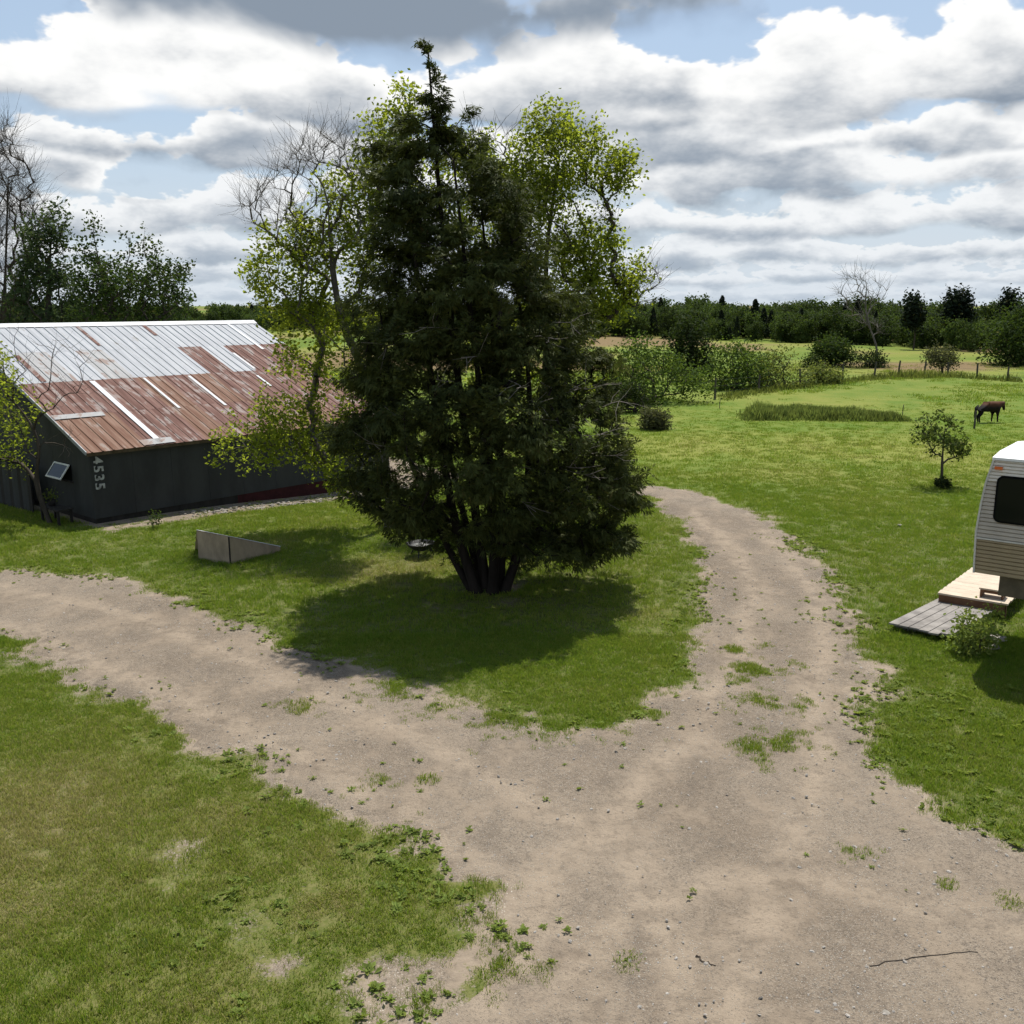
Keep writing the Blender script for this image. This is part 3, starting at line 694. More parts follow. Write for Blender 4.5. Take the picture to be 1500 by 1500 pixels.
# ---- the big cedar with its bundle of stems
def cedar():
    r = np.random.default_rng(5)
    base = gp(715, 866); Yc = base[1]
    root = empty('cedar_tree', base, 'tall dark many-stemmed cedar with a crooked spire standing between the driveway forks', 'tree')
    outline = [(622, 62), (630, 80), (640, 120), (645, 160), (655, 195), (690, 215), (712, 250), (742, 285), (770, 320), (800, 370), (838, 420), (862, 470), (884, 530), (912, 580),
               (928, 640), (945, 690), (958, 715), (935, 745), (915, 775), (888, 815), (862, 800), (800, 785), (760, 800), (690, 775), (620, 785), (565, 760), (505, 715), (482, 640), (500, 560), (512, 470), (530, 390),
               (540, 320), (556, 255), (588, 205), (612, 170), (622, 120), (618, 80)]
    outline = [(u if v < 200 else (672 + (u - 672) * (.84 if v < 600 else .90)), v) for u, v in outline]
    # stems: base offset (m), top pixel, depth at top
    tops = [((-.02, .05), (627, 75), 0), ((-.22, -.05), (592, 240), -.5), ((.10, -.14), (664, 235), -.8), ((.22, .04), (705, 300), .3), ((.33, -.05), (752, 385), -.4), ((-.12, .18), (600, 330), 1.0), ((.15, .22), (675, 390), 1.2), ((-.32, .1), (556, 450), .4)]
    trunks = []
    for (ox, oy), (u, v), dz in tops:
        b = base + (ox, oy, -.1); t = at(u, v, Yc + dz)
        m1 = b + np.array([0, 0, 1]) * (t - b)[2] * .22 + (t - b) * np.array([.22, .22, 0]) + np.array([ox * .9 + r.normal(0, .07), oy * .9, 0]); m2 = b + (t - b) * .60 + np.array([ox * .9 + r.normal(0, .08), oy, 0])
        trunks.append(bez([b, m1, m2, t], 16))
    T = crown_points(outline, Yc, 640, r, .95, .45)
    spire = np.array([at(u, v, Yc + r.normal(0, .08)) for u, v in [(622, 62), (632, 90), (640, 110), (655, 128), (612, 140), (652, 152), (626, 160), (606, 168), (690, 158), (683, 165), (640, 185), (660, 195)]])
    ol = np.array(outline, float); per_ = []
    for _ in range(130):
        k_ = r.integers(4, len(ol) - 3); a_ = ol[k_]; b_ = ol[(k_ + 1) % len(ol)]; q_ = a_ + (b_ - a_) * r.uniform(); e_ = b_ - a_; nn_ = np.array([-e_[1], e_[0]]) / (np.linalg.norm(e_) + 1e-6)
        q_ = q_ - nn_ * (r.uniform(-8, 14) if r.uniform() < .6 else r.uniform(14, 40)) + np.array([0, -6]); per_.append(at(q_[0], q_[1], Yc + r.normal(0, .8)))
    T = np.concatenate([T, spire, np.array(per_)])
    NP, par, lt, lb, w_ = grow(trunks, T, r, .4, .05, .2, .25)
    L = []
    for k, idx in enumerate(lt):
        n_ = len(idx); rad = np.linspace(.125 if k < 5 else .095, .016, n_) ** 1.0; rad[0] *= 1.55; L.append((NP[idx], rad))
    for k in range(len(L)): tubes('trunk', [L[k]], M['cedarbark'], root, 8)
    B_ = lines_of(NP, lb, w_, .008, .5, .05); tubes('branches', B_, M['cedarbark'], root, 4)['kind'] = 'stuff'
    # foliage: flat drooping sprays along the outer part of every branch
    cen, ax, tone = [], [], []; ZS = at(625, 200, Yc)[2]
    for idx in lb:
        P_ = NP[idx]; n_ = len(idx)
        L_ = np.linalg.norm(np.diff(P_, axis=0), axis=1).sum(); k0 = .25 if L_ > .8 else 0.
        cnt = int(np.clip(L_ * 64, 58, 130)); f = r.uniform(k0, 1.05, cnt) ** .8 * (n_ - 1)
        i0 = np.clip(f.astype(int), 0, n_ - 2); fr = (f - i0)[:, None]
        p = P_[i0] * (1 - fr) + P_[i0 + 1] * fr; d = P_[i0 + 1] - P_[i0]; d /= np.linalg.norm(d, axis=1, keepdims=True) + 1e-9
        sd = np.cross(d, [0, 0, 1]); sg = np.where(r.uniform(0, 1, cnt) < .5, 1, -1)[:, None]
        sp = np.where(p[:, 2] > ZS, .42, 1.0)[:, None]
        off = (sg * sd * (np.abs(r.normal(0, .20, cnt)))[:, None] + r.normal(0, .09, (cnt, 3))) * sp - np.array([0, 0, .05])
        tone.append(np.clip(r.uniform(0, 1) * .6 + r.uniform(0, .4, cnt), 0, 1)); cen.append(p + off); ax.append(d * .8 + sg * sd * .6 + r.normal(0, .35, (cnt, 3)) + np.array([0, 0, -.35]))
    cen = np.concatenate(cen); ax = np.concatenate(ax); tone = np.concatenate(tone); ax /= np.linalg.norm(ax, axis=1, keepdims=True)
    thin = (cen[:, 2] > at(625, 190, Yc)[2])
    kp = (~thin) | (r.uniform(0, 1, len(cen)) < .45); cen, ax, tone = cen[kp], ax[kp], tone[kp]
    nb = 7; n_ = len(cen)
    sd = np.cross(ax, r.normal(0, .5, (n_, 3)) + np.array([0, 0, 1])); sd /= np.linalg.norm(sd, axis=1, keepdims=True) + 1e-9
    Vs = []
    for k in range(nb):
        an = (k - (nb - 1) / 2) * .26 + r.normal(0, .10, n_)
        d = ax * np.cos(an)[:, None] + sd * np.sin(an)[:, None]; s2 = sd * np.cos(an)[:, None] - ax * np.sin(an)[:, None]
        Ls = (r.uniform(.07, .155, n_))[:, None]; o_ = cen + d * .02 * (k % 3) + r.normal(0, .012, (n_, 3)); wd = Ls * r.uniform(.085, .13, (n_, 1))
        dr = np.array([0, 0, -.22]) * Ls
        Vs.append(np.stack([o_, o_ + d * Ls * .55 + s2 * wd, o_ + d * Ls + dr, o_ + d * Ls * .55 - s2 * wd], 1))
    V_ = np.concatenate(Vs).reshape(-1, 3); print('cedar quads', len(V_) // 4)
    cr = mk('crown', V_, [np.arange(len(V_)).reshape(-1, 4)], M['cedar'], root)
    vattr(cr, 'tone', np.repeat(np.tile(tone, nb), 4))
    # pale dead twigs poking out of the shaded lower crown
    D_ = []
    for u, v in [(866, 745), (790, 748), (850, 680), (900, 630), (870, 610), (700, 640), (640, 560), (760, 560), (585, 620), (820, 500), (850, 470), (620, 480), (560, 500), (740, 700), (915, 660), (880, 560), (680, 520), (600, 690), (840, 630), (930, 600), (905, 705), (880, 690), (835, 720), (865, 660), (820, 590), (800, 690), (780, 600), (890, 730), (850, 560), (540, 640), (765, 640), (660, 690)]:
        p = at(u, v, Yc - abs(r.normal(2.35, .4)) * (1 - abs(u - 715) / 420)); axis_ = np.array([base[0] + (p[0] - base[0]) * .25, Yc, p[2] - .1])
        d = axis_ - p; d /= np.linalg.norm(d); L_ = r.uniform(.7, 1.5)
        ln = bez([p + d * L_, p + d * L_ * .5 + r.normal(0, .10, 3), p + r.normal(0, .06, 3)], 7); D_.append((ln, np.linspace(.009, .005, 7)))
        for q in range(4):
            s_ = ln[r.integers(2, 6)]; v_ = -d + r.normal(0, .7, 3); v_ /= np.linalg.norm(v_); e_ = s_ + v_ * r.uniform(.25, .6)
            D_.append((np.array([s_, (s_ + e_) / 2 + r.normal(0, .03, 3), e_]), np.array([.0055, .0045, .003])))
    tubes('dead_twigs', D_, M['deadwood'], root, 4)['kind'] = 'stuff'
cedar()

# ---- half-bare box elder at the cedar's left, leafy one at its right
r = np.random.default_rng(21)
b0 = gp(572, 772); Ye = b0[1]
leafy = np.concatenate([crown_points(pl, Ye, n_, r, .7) for pl, n_ in [
    ([(352, 380), (400, 335), (470, 345), (500, 400), (480, 480), (420, 520), (400, 440)], 46),
    ([(430, 560), (400, 500), (450, 440), (540, 420), (560, 560), (520, 640), (440, 620)], 60),
    ([(322, 668), (345, 625), (380, 600), (450, 590), (470, 640), (420, 672), (360, 675)], 34),
    ([(430, 640), (520, 620), (560, 700), (500, 735), (450, 690)], 26),
    ([(548, 190), (560, 145), (600, 140), (615, 200), (600, 300), (550, 330), (540, 260)], 40),
    ([(470, 330), (500, 290), (560, 300), (560, 400), (500, 400)], 26)]])
leafy = np.concatenate([leafy, crown_points([(400, 400), (420, 300), (500, 240), (560, 230), (560, 330), (470, 400)], Ye, 34, r, .7)])
bare = crown_points([(345, 300), (365, 285), (410, 245), (440, 215), (485, 190), (545, 205), (560, 300), (510, 370), (440, 400), (400, 350), (375, 340)], Ye, 170, r, .7)
stem = bez([b0 - (0, 0, .15), at(566, 690, Ye), at(548, 580, Ye), at(505, 480, Ye), at(488, 400, Ye), at(480, 300, Ye)], 22)
stem2 = bez([at(566, 690, Ye), at(575, 560, Ye + .4), at(570, 420, Ye + .5), at(575, 260, Ye + .4)], 14)
broadleaf('box_elder_tree', 'half-bare pale green tree behind the cedar, its branches over the barn roof', [stem, stem2], leafy, bare, 22, M['elder'], M['elderbark'], .115, 40, .21, .0070, .45, 3, .5, .52, bare_tw=7, bare_ln=.8, k=4)
b1 = gp(800, 748); Yr = b1[1]
leafy = np.concatenate([crown_points(pl, Yr, n_, r, .8) for pl, n_ in [
    ([(745, 250), (765, 205), (800, 165), (822, 155), (860, 195), (885, 215), (850, 300), (790, 330), (740, 310)], 105),
    ([(870, 240), (905, 222), (925, 238), (912, 285), (880, 290)], 20), ([(820, 345), (880, 335), (905, 350), (905, 395), (860, 410), (810, 390)], 44),
    ([(865, 425), (905, 405), (940, 385), (935, 420), (900, 470), (860, 480)], 36), ([(640, 220), (680, 195), (760, 250), (760, 400), (650, 380)], 60), ([(680, 480), (880, 460), (870, 600), (700, 600)], 40), ([(720, 270), (800, 260), (850, 330), (880, 420), (850, 500), (780, 480)], 80)]])
bare = np.concatenate([crown_points([(880, 400), (960, 380), (970, 435), (920, 455)], Yr, 26, r, .6), crown_points([(850, 330), (905, 290), (900, 330)], Yr, 8, r, .6), crown_points([(690, 180), (760, 200), (745, 250), (690, 240)], Yr, 18, r, .6)])
stem = bez([b1 - (0, 0, .15), at(800, 640, Yr), at(805, 500, Yr), at(800, 380, Yr), at(820, 230, Yr)], 20)
broadleaf('leafy_box_elder_tree', 'bright green leafy tree rising behind the cedar on the open field side', [stem], leafy, bare, 23, M['elder'], M['bark'], .115, 40, .22, .0085, .45, 3, .5, .52, bare_tw=5, bare_ln=.7, k=4)

# ---- trees behind and beside the barn
def gbase(u, Y):
    p = at(u, 500, Y); return np.array([p[0], Y, float(hz(p[0], Y))])
Yb = 47.
b = gbase(2, Yb); stem = bez([b - (0, 0, .2), at(4, 520, Yb), at(8, 400, Yb), at(12, 260, Yb)], 14)
bare = crown_points([(-75, 470), (-70, 260), (-30, 190), (8, 172), (40, 240), (58, 285), (72, 320), (60, 360), (45, 420), (40, 470)], Yb, 420, r, .8)
broadleaf('bare_tree', 'tall leafless tree with upright branches behind the barn', [stem], None, bare, 31, None, M['bark'], .1, 0, .2, .010, .5, 0, .7, .5, bare_tw=9, bare_ln=1.2, k=4)
Yb = 44.
b = gbase(72, Yb); stem = bez([b - (0, 0, .2), at(70, 520, Yb), at(72, 420, Yb), at(76, 330, Yb)], 12)
lf = crown_points([(5, 540), (15, 440), (38, 350), (50, 318), (82, 306), (96, 335), (95, 372), (108, 395), (125, 440), (135, 540)], Yb, 270, r, .9)
broadleaf('ash_tree', 'blue-green leafy tree beside the leafless one behind the barn', [stem], lf, None, 32, M['ash'], M['bark'], .17, 26, .25, .014, .5, 2, .7)
Yb = 41.
b = gbase(188, Yb); stem = bez([b - (0, 0, .2), at(188, 540, Yb), at(185, 470, Yb), at(195, 400, Yb)], 12)
stemb = bez([at(188, 540, Yb), at(160, 450, Yb), at(138, 350, Yb)], 8)
lf = np.concatenate([crown_points([(105, 540), (112, 430), (120, 362), (136, 352), (160, 380), (185, 390), (205, 392), (228, 378), (240, 395), (268, 395), (266, 415), (258, 425), (285, 442), (270, 470), (260, 540)], Yb, 330, r, .9),
                     np.array([at(u, v, Yb + r.normal(0, .2)) for u, v in [(137, 325), (138, 335), (136, 345), (188, 350), (189, 362), (190, 375), (210, 352), (211, 365), (213, 376), (228, 368), (272, 392)]])])
broadleaf('pear_tree', 'dark green tree with upright shoots behind the barn ridge', [stem, stemb], lf, None, 33, M['pear'], M['bark'], .15, 28, .22, .013, .45, 2, .7)
Yb = 26.2
b = gp(48, 790); b = gbase(48, Yb)
stem = bez([b - (0, 0, .15), at(54, 710, Yb), at(56, 650, Yb), at(30, 600, Yb), at(-30, 540, Yb)], 16)
lf = np.concatenate([crown_points([(-130, 520), (-20, 515), (15, 525), (32, 545), (28, 580), (60, 602), (64, 622), (40, 640), (35, 668), (0, 680), (-130, 690)], Yb, 120, r, .7)])
bare = np.concatenate([crown_points([(0, 475), (80, 478), (128, 520), (135, 590), (70, 600), (20, 560)], Yb, 26, r, .7), crown_points([(60, 640), (105, 632), (100, 655), (60, 650)], Yb, 6, r, .5)])
broadleaf('apple_tree', 'small green tree in front of the barn gable with bare twigs across the roof', [stem], lf, bare, 34, M['elder'], M['bark'], .10, 34, .19, .0058, .4, 2, .45, bare_tw=3, bare_ln=.55, k=4)

# ---- young tree on the lawn
b = gp(1380, 711); Yy = b[1]
stem = bez([b - (0, 0, .08), at(1380, 680, Yy), at(1382, 650, Yy), at(1385, 622, Yy)], 10)
lf = np.concatenate([crown_points([(1340, 645), (1345, 620), (1365, 608), (1384, 606), (1400, 622), (1412, 632), (1421, 652), (1408, 668), (1395, 660), (1372, 656), (1358, 645)], Yy, 70, r, .95),
                     np.array([at(1370, 665, Yy), at(1404, 668, Yy), at(1398, 670, Yy), at(1366, 660, Yy)])])
broadleaf('young_tree', 'young slim tree with an open round crown alone on the lawn', [stem], lf, None, 35, M['young'], M['bark'], .11, 12, .085, .0052, .22, 2, .25, k=4)

# ---- the leafless tree standing in the far field
b = gp(1286, 536); Yd = b[1]
stem = bez([b - (0, 0, .3), at(1284, 510, Yd), at(1274, 480, Yd), at(1256, 440, Yd)], 14)
stemb = bez([at(1274, 480, Yd), at(1268, 450, Yd), at(1270, 415, Yd)], 8)
bare = crown_points([(1250, 470), (1226, 425), (1240, 398), (1262, 396), (1282, 410), (1300, 425), (1285, 465), (1292, 490), (1275, 485)], Yd, 70, r, .8)
broadleaf('dead_tree', 'tall grey leafless tree standing in the far field', [stem, stemb], None, bare, 36, None, M['greybark'], .1, 0, .2, .022, .5, 0, 1.2, .45, bare_tw=4, bare_ln=1.4, k=4)

# ---- shrubs and field trees
def shrub(name, label, cat, poly, vbase, leaf, lsize, n_t, per, sig, seed, group=None, depth=.8, u0=None, r0=.02, spikes=0):
    r = np.random.default_rng(seed); us = [p[0] for p in poly]; u0 = u0 or (min(us) + max(us)) / 2
    b = gp(u0, vbase); Y = b[1]
    T = crown_points(poly, Y, n_t, r, depth, .4); zz = hz(T[:, 0], T[:, 1]); T[:, 2] = np.maximum(T[:, 2], zz + .15)
    top = b + (0, 0, max(.3, (T[:, 2].max() - b[2]) * .45))
    stems = [bez([b - (0, 0, .2), (b + top) / 2 + r.normal(0, .05, 3), top], 5)]
    root = empty(name, b, label, cat, group)
    NP, par, lt, lb, w_ = grow(stems, T, r, .8)
    tubes('stem' if cat != 'tree' else 'trunk', lines_of(NP, lt, w_, r0) + lines_of(NP, lb, w_, r0 * .8), M['bark'], root, 4)
    c_ = around(T, int(per * 2.1), sig, r); c_[:, 2] = np.maximum(c_[:, 2], hz(c_[:, 0], c_[:, 1]) + .03)
    V_, F_ = leaves(c_, lsize, r); mk('foliage' if cat != 'tree' else 'crown', V_, [F_], leaf, root)
    return root
SG = 'bushes along the far field edge'
shrub('bush', 'broad bright green bush filling the corner beside the cedar and the lawn', 'bush', [(870, 590), (885, 540), (905, 515), (940, 500), (975, 522), (1000, 535), (1030, 552), (1042, 580), (1020, 590)], 589, M['shrub'], .19, 110, 34, .42, 201, SG)
shrub('bush', 'low dark bush tucked at the foot of the broad green one', 'bush', [(900, 604), (905, 575), (930, 560), (950, 575), (958, 602)], 604, M['darkshrub'], .15, 40, 26, .28, 202, SG)
shrub('hawthorn_tree', 'rounded dark tree rising above the scrub beyond the broad bush', 'tree', [(984, 545), (983, 505), (992, 482), (1012, 472), (1030, 482), (1036, 500), (1048, 520), (1045, 550)], 558, M['darkshrub'], .26, 70, 34, .5, 203)
shrub('bush', 'loose olive green scrub between the rounded tree and the fence', 'bush', [(1040, 568), (1045, 520), (1070, 508), (1095, 502), (1112, 512), (1118, 566)], 570, M['shrub'], .22, 70, 26, .5, 204, SG)
shrub('bush', 'thin yellowish scrub with a dark upright shoot near the fence bend', 'bush', [(1105, 568), (1110, 530), (1128, 520), (1146, 510), (1160, 520), (1185, 540), (1188, 566)], 567, M['scrub'], .2, 60, 22, .45, 205, SG)
shrub('bush', 'low pale yellow-green scrub along the fence posts', 'bush', [(1180, 562), (1184, 545), (1205, 538), (1228, 545), (1234, 560)], 562, M['scrub'], .18, 44, 26, .35, 206, SG)
shrub('thorn_tree', 'small dense flat-topped green tree between the fence scrub and the leafless field tree', 'tree', [(1194, 527), (1196, 508), (1206, 500), (1214, 495), (1222, 500), (1236, 502), (1243, 512), (1242, 524), (1226, 530), (1206, 531)], 537, M['pear'], .26, 64, 34, .42, 207)
shrub('bush', 'dark scrub clustered around the foot of the leafless field tree', 'bush', [(1246, 536), (1250, 522), (1266, 520), (1280, 516), (1292, 524), (1293, 538)], 538, M['darkshrub'], .2, 40, 24, .4, 208, SG)
shrub('bush', 'dark low bush under the flat-topped green tree', 'bush', [(1181, 538), (1184, 526), (1197, 524), (1204, 538)], 539, M['darkshrub'], .2, 26, 24, .35, 209, SG)
shrub('umbrella_thorn_tree', 'small umbrella-shaped grey-green tree by the fence', 'tree', [(1358, 527), (1362, 518), (1376, 512), (1390, 514), (1402, 525), (1396, 532), (1384, 534), (1370, 532)], 548, M['greyshrub'], .2, 46, 26, .36, 210)
shrub('field_maple_tree', 'large spreading green tree in the far field, nearest the woods', 'tree', [(1444, 530), (1446, 508), (1458, 498), (1464, 476), (1480, 466), (1500, 452), (1540, 462), (1565, 500), (1560, 532)], 535, M['pear'], .34, 130, 34, .75, 211, u0=1500)
shrub('bush', 'tawny tangled weed mound on the lawn beside the cedar', 'bush', [(936, 628), (936, 606), (950, 601), (972, 604), (981, 616), (980, 628)], 629, M['greyshrub'], .12, 60, 26, .16, 212)
shrub('weed_clump', 'leafy weed clump against the grey plank platform and camper', 'weeds', [(1398, 945), (1405, 905), (1430, 885), (1462, 893), (1462, 925), (1448, 955), (1422, 958)], 958, M['weed'], .075, 46, 16, .10, 213, r0=.004)
shrub('weed_clump', 'dark tuft of grass at the foot of the young tree', 'weeds', [(1371, 716), (1373, 703), (1380, 699), (1389, 704), (1391, 716)], 716, M['darkshrub'], .07, 26, 20, .06, 214, r0=.004)
shrub('weed_clump', 'spindly weed growing by the barn wall', 'weeds', [(218, 772), (220, 758), (226, 750), (233, 757), (234, 770)], 774, M['shrub'], .06, 16, 6, .07, 215, r0=.004)
for pu, pv, sd_, lb in ((1338, 427, 221, 'lone dark pine poking above the woods nearest the leafless field tree'), (1396, 428, 222, 'broad dark pine with a twin beside it above the woods'), (1410, 430, 223, 'narrow dark pine next to the broad one above the woods'), (1480, 424, 224, 'tall dark pine above the woods behind the spreading field tree')):
    shrub('pine_tree', lb, 'tree', [(pu - 9, 478), (pu - 8, pv + 14), (pu - 3, pv + 4), (pu, pv - 2), (pu + 4, pv + 5), (pu + 8, pv + 16), (pu + 9, 478)], 512, M['pine'], .5, 40, 20, .55, sd_, 'pines above the woods')
# rank grass left standing round the old bank
def tall_grass(name, label, poly_px, n_, h0, h1, wd, seed, mat):
    r = np.random.default_rng(seed); Pg = pix(poly_px); lo, hi = Pg.min(0), Pg.max(0)
    x = r.uniform(lo[0], hi[0], n_ * 4); y = r.uniform(lo[1], hi[1], n_ * 4); k = sdf(x, y, Pg) < .25 * r.normal(0, 1, n_ * 4)
    x, y = x[k][:n_], y[k][:n_]; m_ = len(x); hh = r.uniform(h0, h1, m_) * (.25 + 1.3 * fbm(x * .45, y * .45, seed, 3)) * np.clip(.35 + np.maximum(-sdf(x, y, Pg), 0) / .9, .35, 1.1)
    b_ = np.stack([x, y, hz(x, y) - .02], -1); a_ = r.uniform(0, 6.28, m_); t = b_ + np.stack([np.cos(a_) * hh * .35, np.sin(a_) * hh * .35, hh], -1)
    a_ = r.uniform(0, 6.28, m_); w_ = np.stack([np.cos(a_), np.sin(a_), 0 * a_], -1) * wd; mid = b_ * .45 + t * .55; mid[:, 2] += .08 * hh
    V_ = np.stack([b_ - w_, b_ + w_, mid + w_ * .9, t, mid - w_ * .9], 1).reshape(-1, 3); kk = np.arange(m_)[:, None] * 5
    return tag(mk(name, V_, [kk + np.array([[0, 1, 2, 4]]), kk + np.array([[4, 2, 3]])], mat), label, 'grass', kind='stuff')
tall_grass('tall_grass', 'strip of tall uncut grass between the lawn and the pasture', [(1088, 617), (1090, 606), (1160, 600), (1250, 606), (1320, 611), (1338, 618), (1250, 618), (1170, 616)], 9000, .30, .78, .022, 301, M['tallgrass'])
tall_grass('rough_grass', 'rough grass along the foot of the wire fence', [(1060, 588), (1120, 577), (1234, 562), (1300, 556), (1400, 554), (1500, 561), (1500, 558), (1400, 551), (1300, 551), (1234, 556), (1120, 570), (1050, 580)], 7000, .2, .6, .03, 302, M['scrub'])

# ---- woods on the horizon
def wood_tree(seed, conifer=False):
    r = np.random.default_rng(seed); Hh = 1.0
    if conifer:
        z = r.uniform(.15, 1, 900) ** .8; q = (1 - z) ** .8 * .34 + .02; a_ = r.uniform(0, 6.28, 900); c_ = np.stack([q * np.cos(a_) * r.uniform(.4, 1, 900), q * np.sin(a_) * r.uniform(.4, 1, 900), z], -1); sz = .055
    else:
        n_ = 34; a_ = r.uniform(0, 6.28, n_); z = r.uniform(.16, .93, n_); q = .36 * np.sqrt(np.clip(1 - ((z - .52) / .50) ** 2, .05, 1)) * np.sqrt(r.uniform(.15, 1, n_))
        t = np.stack([q * np.cos(a_), q * np.sin(a_), z], -1); c_ = around(t, 42, .062, r); sz = .062
    return leaves(c_, sz, r, .8)
wp = []
for s_ in range(6):
    V_, F_ = wood_tree(400 + s_, s_ == 5); wp.append(proto('woodland_tree_shape', V_, [F_], M['pine'] if s_ == 5 else M['wood_b'] if s_ in (1, 3) else M['wood_a']))
r = np.random.default_rng(420); pts = []
def belt(az_): return np.interp(az_, [-60, -28, -12, 2, 8, 13, 20, 27.5, 40, 60], [230, 230, 210, 190, 178, 172, 150, 124, 110, 100])
for _ in range(1500):
    az_ = r.uniform(-50, 52); d = belt(az_) + 62 * r.uniform(0, 1) ** 1.3
    x_, y_ = d * math.sin(R(az_)) / math.cos(R(az_)) * .92, d
    pts.append((x_, y_, az_, (d - belt(az_)) / 62))
pts = np.array(pts)
hh = (4.3 + 3.0 * pts[:, 3] + r.normal(0, .8, len(pts))) * (belt(pts[:, 2]) / 165) ** .4
hh = np.where(pts[:, 2] < 0, hh * .82, hh); wd_ = hh * r.uniform(.75, 1.15, len(pts))
ix = np.where(r.uniform(0, 1, len(pts)) < .05, 5, r.integers(0, 5, len(pts))); hh = np.where(ix == 5, hh * 1.15, hh)
scatter('woods', np.stack([pts[:, 0], pts[:, 1], hz(pts[:, 0], pts[:, 1]) - .3], -1), spread(r, len(pts), .02), np.stack([wd_, wd_, hh], -1), ix, 0 * wd_, wp,
        'dark line of woods along the horizon', 'woods')


# ------------------------------------------------------------------ barn
def bw(a, b, z): return BC + D1 * a + D2 * b + np.array([0, 0, z])
SLOPE = .40; EAVE_Z = 2.03; OV = .14; RIDGE_B = 8.11; ROOF_L = 11.16; WALL_L = ROOF_L - 2 * OV
def roof_z(b): return EAVE_Z + SLOPE * (b + OV)
def hit(u, v, p0, nrm):
    d = ray(u, v); o = np.array([0, 0, H]); t = ((p0 - o) @ nrm) / (d @ nrm); return o + d * t
def streaky(name, ca, cb, cc, thr, rough, metal, spec=.4):
    m, n = newmat(name)
    ob = n.n('ShaderNodeTexCoord').outputs['Object']; rnd = n.n('ShaderNodeObjectInfo').outputs['Random']
    off = n.n('ShaderNodeCombineXYZ', {0: n.m('MULTIPLY', rnd, 71.), 1: n.m('MULTIPLY', rnd, 37.), 2: 0.0}).outputs[0]
    p = n.vadd(n.vmul(ob, (7., .55, 1.)), off); q = n.vadd(n.vmul(ob, (1.4, .8, 1.)), off)
    s1 = n.noise(p, 1.0, 5, .6); s2 = n.noise(q, 1.6, 5, .6); s3 = n.noise(n.vmul(ob, (1, .25, 1)), 40., 3, .6)
    c = n.mix(n.ss(s1, .36, .64), ca, cb)
    c = n.mix(n.ss(n.m('ADD', s2, n.m('MULTIPLY', n.m('SUBTRACT', s1, .5), .6)), thr, thr + .12), c, cc)
    c = n.mix(n.m('MULTIPLY', s3, .35), c, tuple(np.array(ca) * .6))
    c = n.mix(n.m('MULTIPLY', n.m('SUBTRACT', rnd, .5), .35, clamp=True), c, tuple(np.array(ca) * .8))
    finish(n, bsdf(n, c, rough, spec, metal, bumpn(n, s3, .12, .004))); return m
M['rust'] = streaky('rusted_roof_sheet', (.120, .060, .048), (.225, .135, .112), (.30, .255, .235), .53, .85, 0., .15)
M['rustred'] = streaky('red_rusted_roof_sheet', (.150, .078, .052), (.250, .160, .120), (.29, .235, .205), .57, .85, 0., .15)
M['galv'] = streaky('galvanised_roof_sheet', (.235, .25, .275), (.33, .345, .37), (.20, .19, .18), .64, .55, .0)
M['galvworn'] = streaky('worn_galvanised_roof_sheet', (.23, .23, .235), (.29, .29, .29), (.165, .10, .075), .52, .6, .0)
M['newmetal'] = plain('white_flashing', (.50, .51, .53), .45, .12, 3, .4, bump=.05)
M['charcoal'] = plain('charcoal_wall_paint', (.040, .041, .041), .8, .22, 1.6, .25, stretch=(1, 1, .4), bump=.12, bscale=18)
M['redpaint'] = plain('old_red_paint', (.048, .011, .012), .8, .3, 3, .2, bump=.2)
M['darkwood'] = plain('dark_wood_and_shade', (.030, .026, .023), .85, .3, 4, .2, stretch=(1, 1, .2), bump=.3)  # dark timber, also the shade coloured into the near foundation boards
M['whitepaint'] = plain('white_paint', (.66, .66, .64), .6, .18, 6, .3, bump=.08)
M['numberpaint'] = plain('faded_white_paint', (.40, .40, .39), .7, .35, 9, .2, bump=.1)
M['rafters'] = plain('roof_timber', (.12, .09, .06), .9, .3, 4, .1)
m, n = newmat('window_glass'); finish(n, bsdf(n, (.006, .007, .008), .08, .22)); M['glass'] = m
m, n = newmat('black_void'); finish(n, bsdf(n, (.006, .006, .006), .9, .05)); M['black'] = m
barn = empty('barn', bw(0, 0, 0), 'long charcoal barn with a rust-patched corrugated metal roof', 'barn')
BW = 2 * RIDGE_B
# long wall facing the lawn: sheet by sheet
GZ = .14; npan = 9; pw = WALL_L / npan
for k in range(npan):
    MB().box(bw(k * pw + .003, 0, GZ), D1 * (pw - .006), D2 * .09, (0, 0, roof_z(0) - .05 - GZ)).build('wall_panel', M['charcoal'], barn)
nend = 14; ew = BW / nend
def gab(b): return min(roof_z(b), roof_z(BW - b)) - .05
win_p = [hit(u, v, bw(0, 0, 0), D1) for u, v in ((82, 676), (104, 680.5))]
wb1, wb0 = [float((p - BC) @ D2) for p in win_p]; wz1 = float(win_p[0][2]); wz0 = wz1 - .46
for aa, sgn in ((0, 1), (WALL_L, -1)):
    for k in range(nend):
        b0_, b1_ = k * ew + .004 + (.09 if k == 0 else 0), (k + 1) * ew - .004
        ring = [bw(aa, b0_, GZ), bw(aa, b1_, GZ)]
        if b0_ < RIDGE_B < b1_: ring += [bw(aa, b1_, gab(b1_)), bw(aa, RIDGE_B, gab(RIDGE_B)), bw(aa, b0_, gab(b0_))]
        else: ring += [bw(aa, b1_, gab(b1_)), bw(aa, b0_, gab(b0_))]
        MB().prism(ring, D1 * .09 * sgn).build('wall_panel', M['charcoal'], barn)
MB().box(bw(0, BW - .09, GZ), D1 * WALL_L, D2 * .09, (0, 0, roof_z(0) - .05 - GZ)).build('back_wall', M['charcoal'], barn)
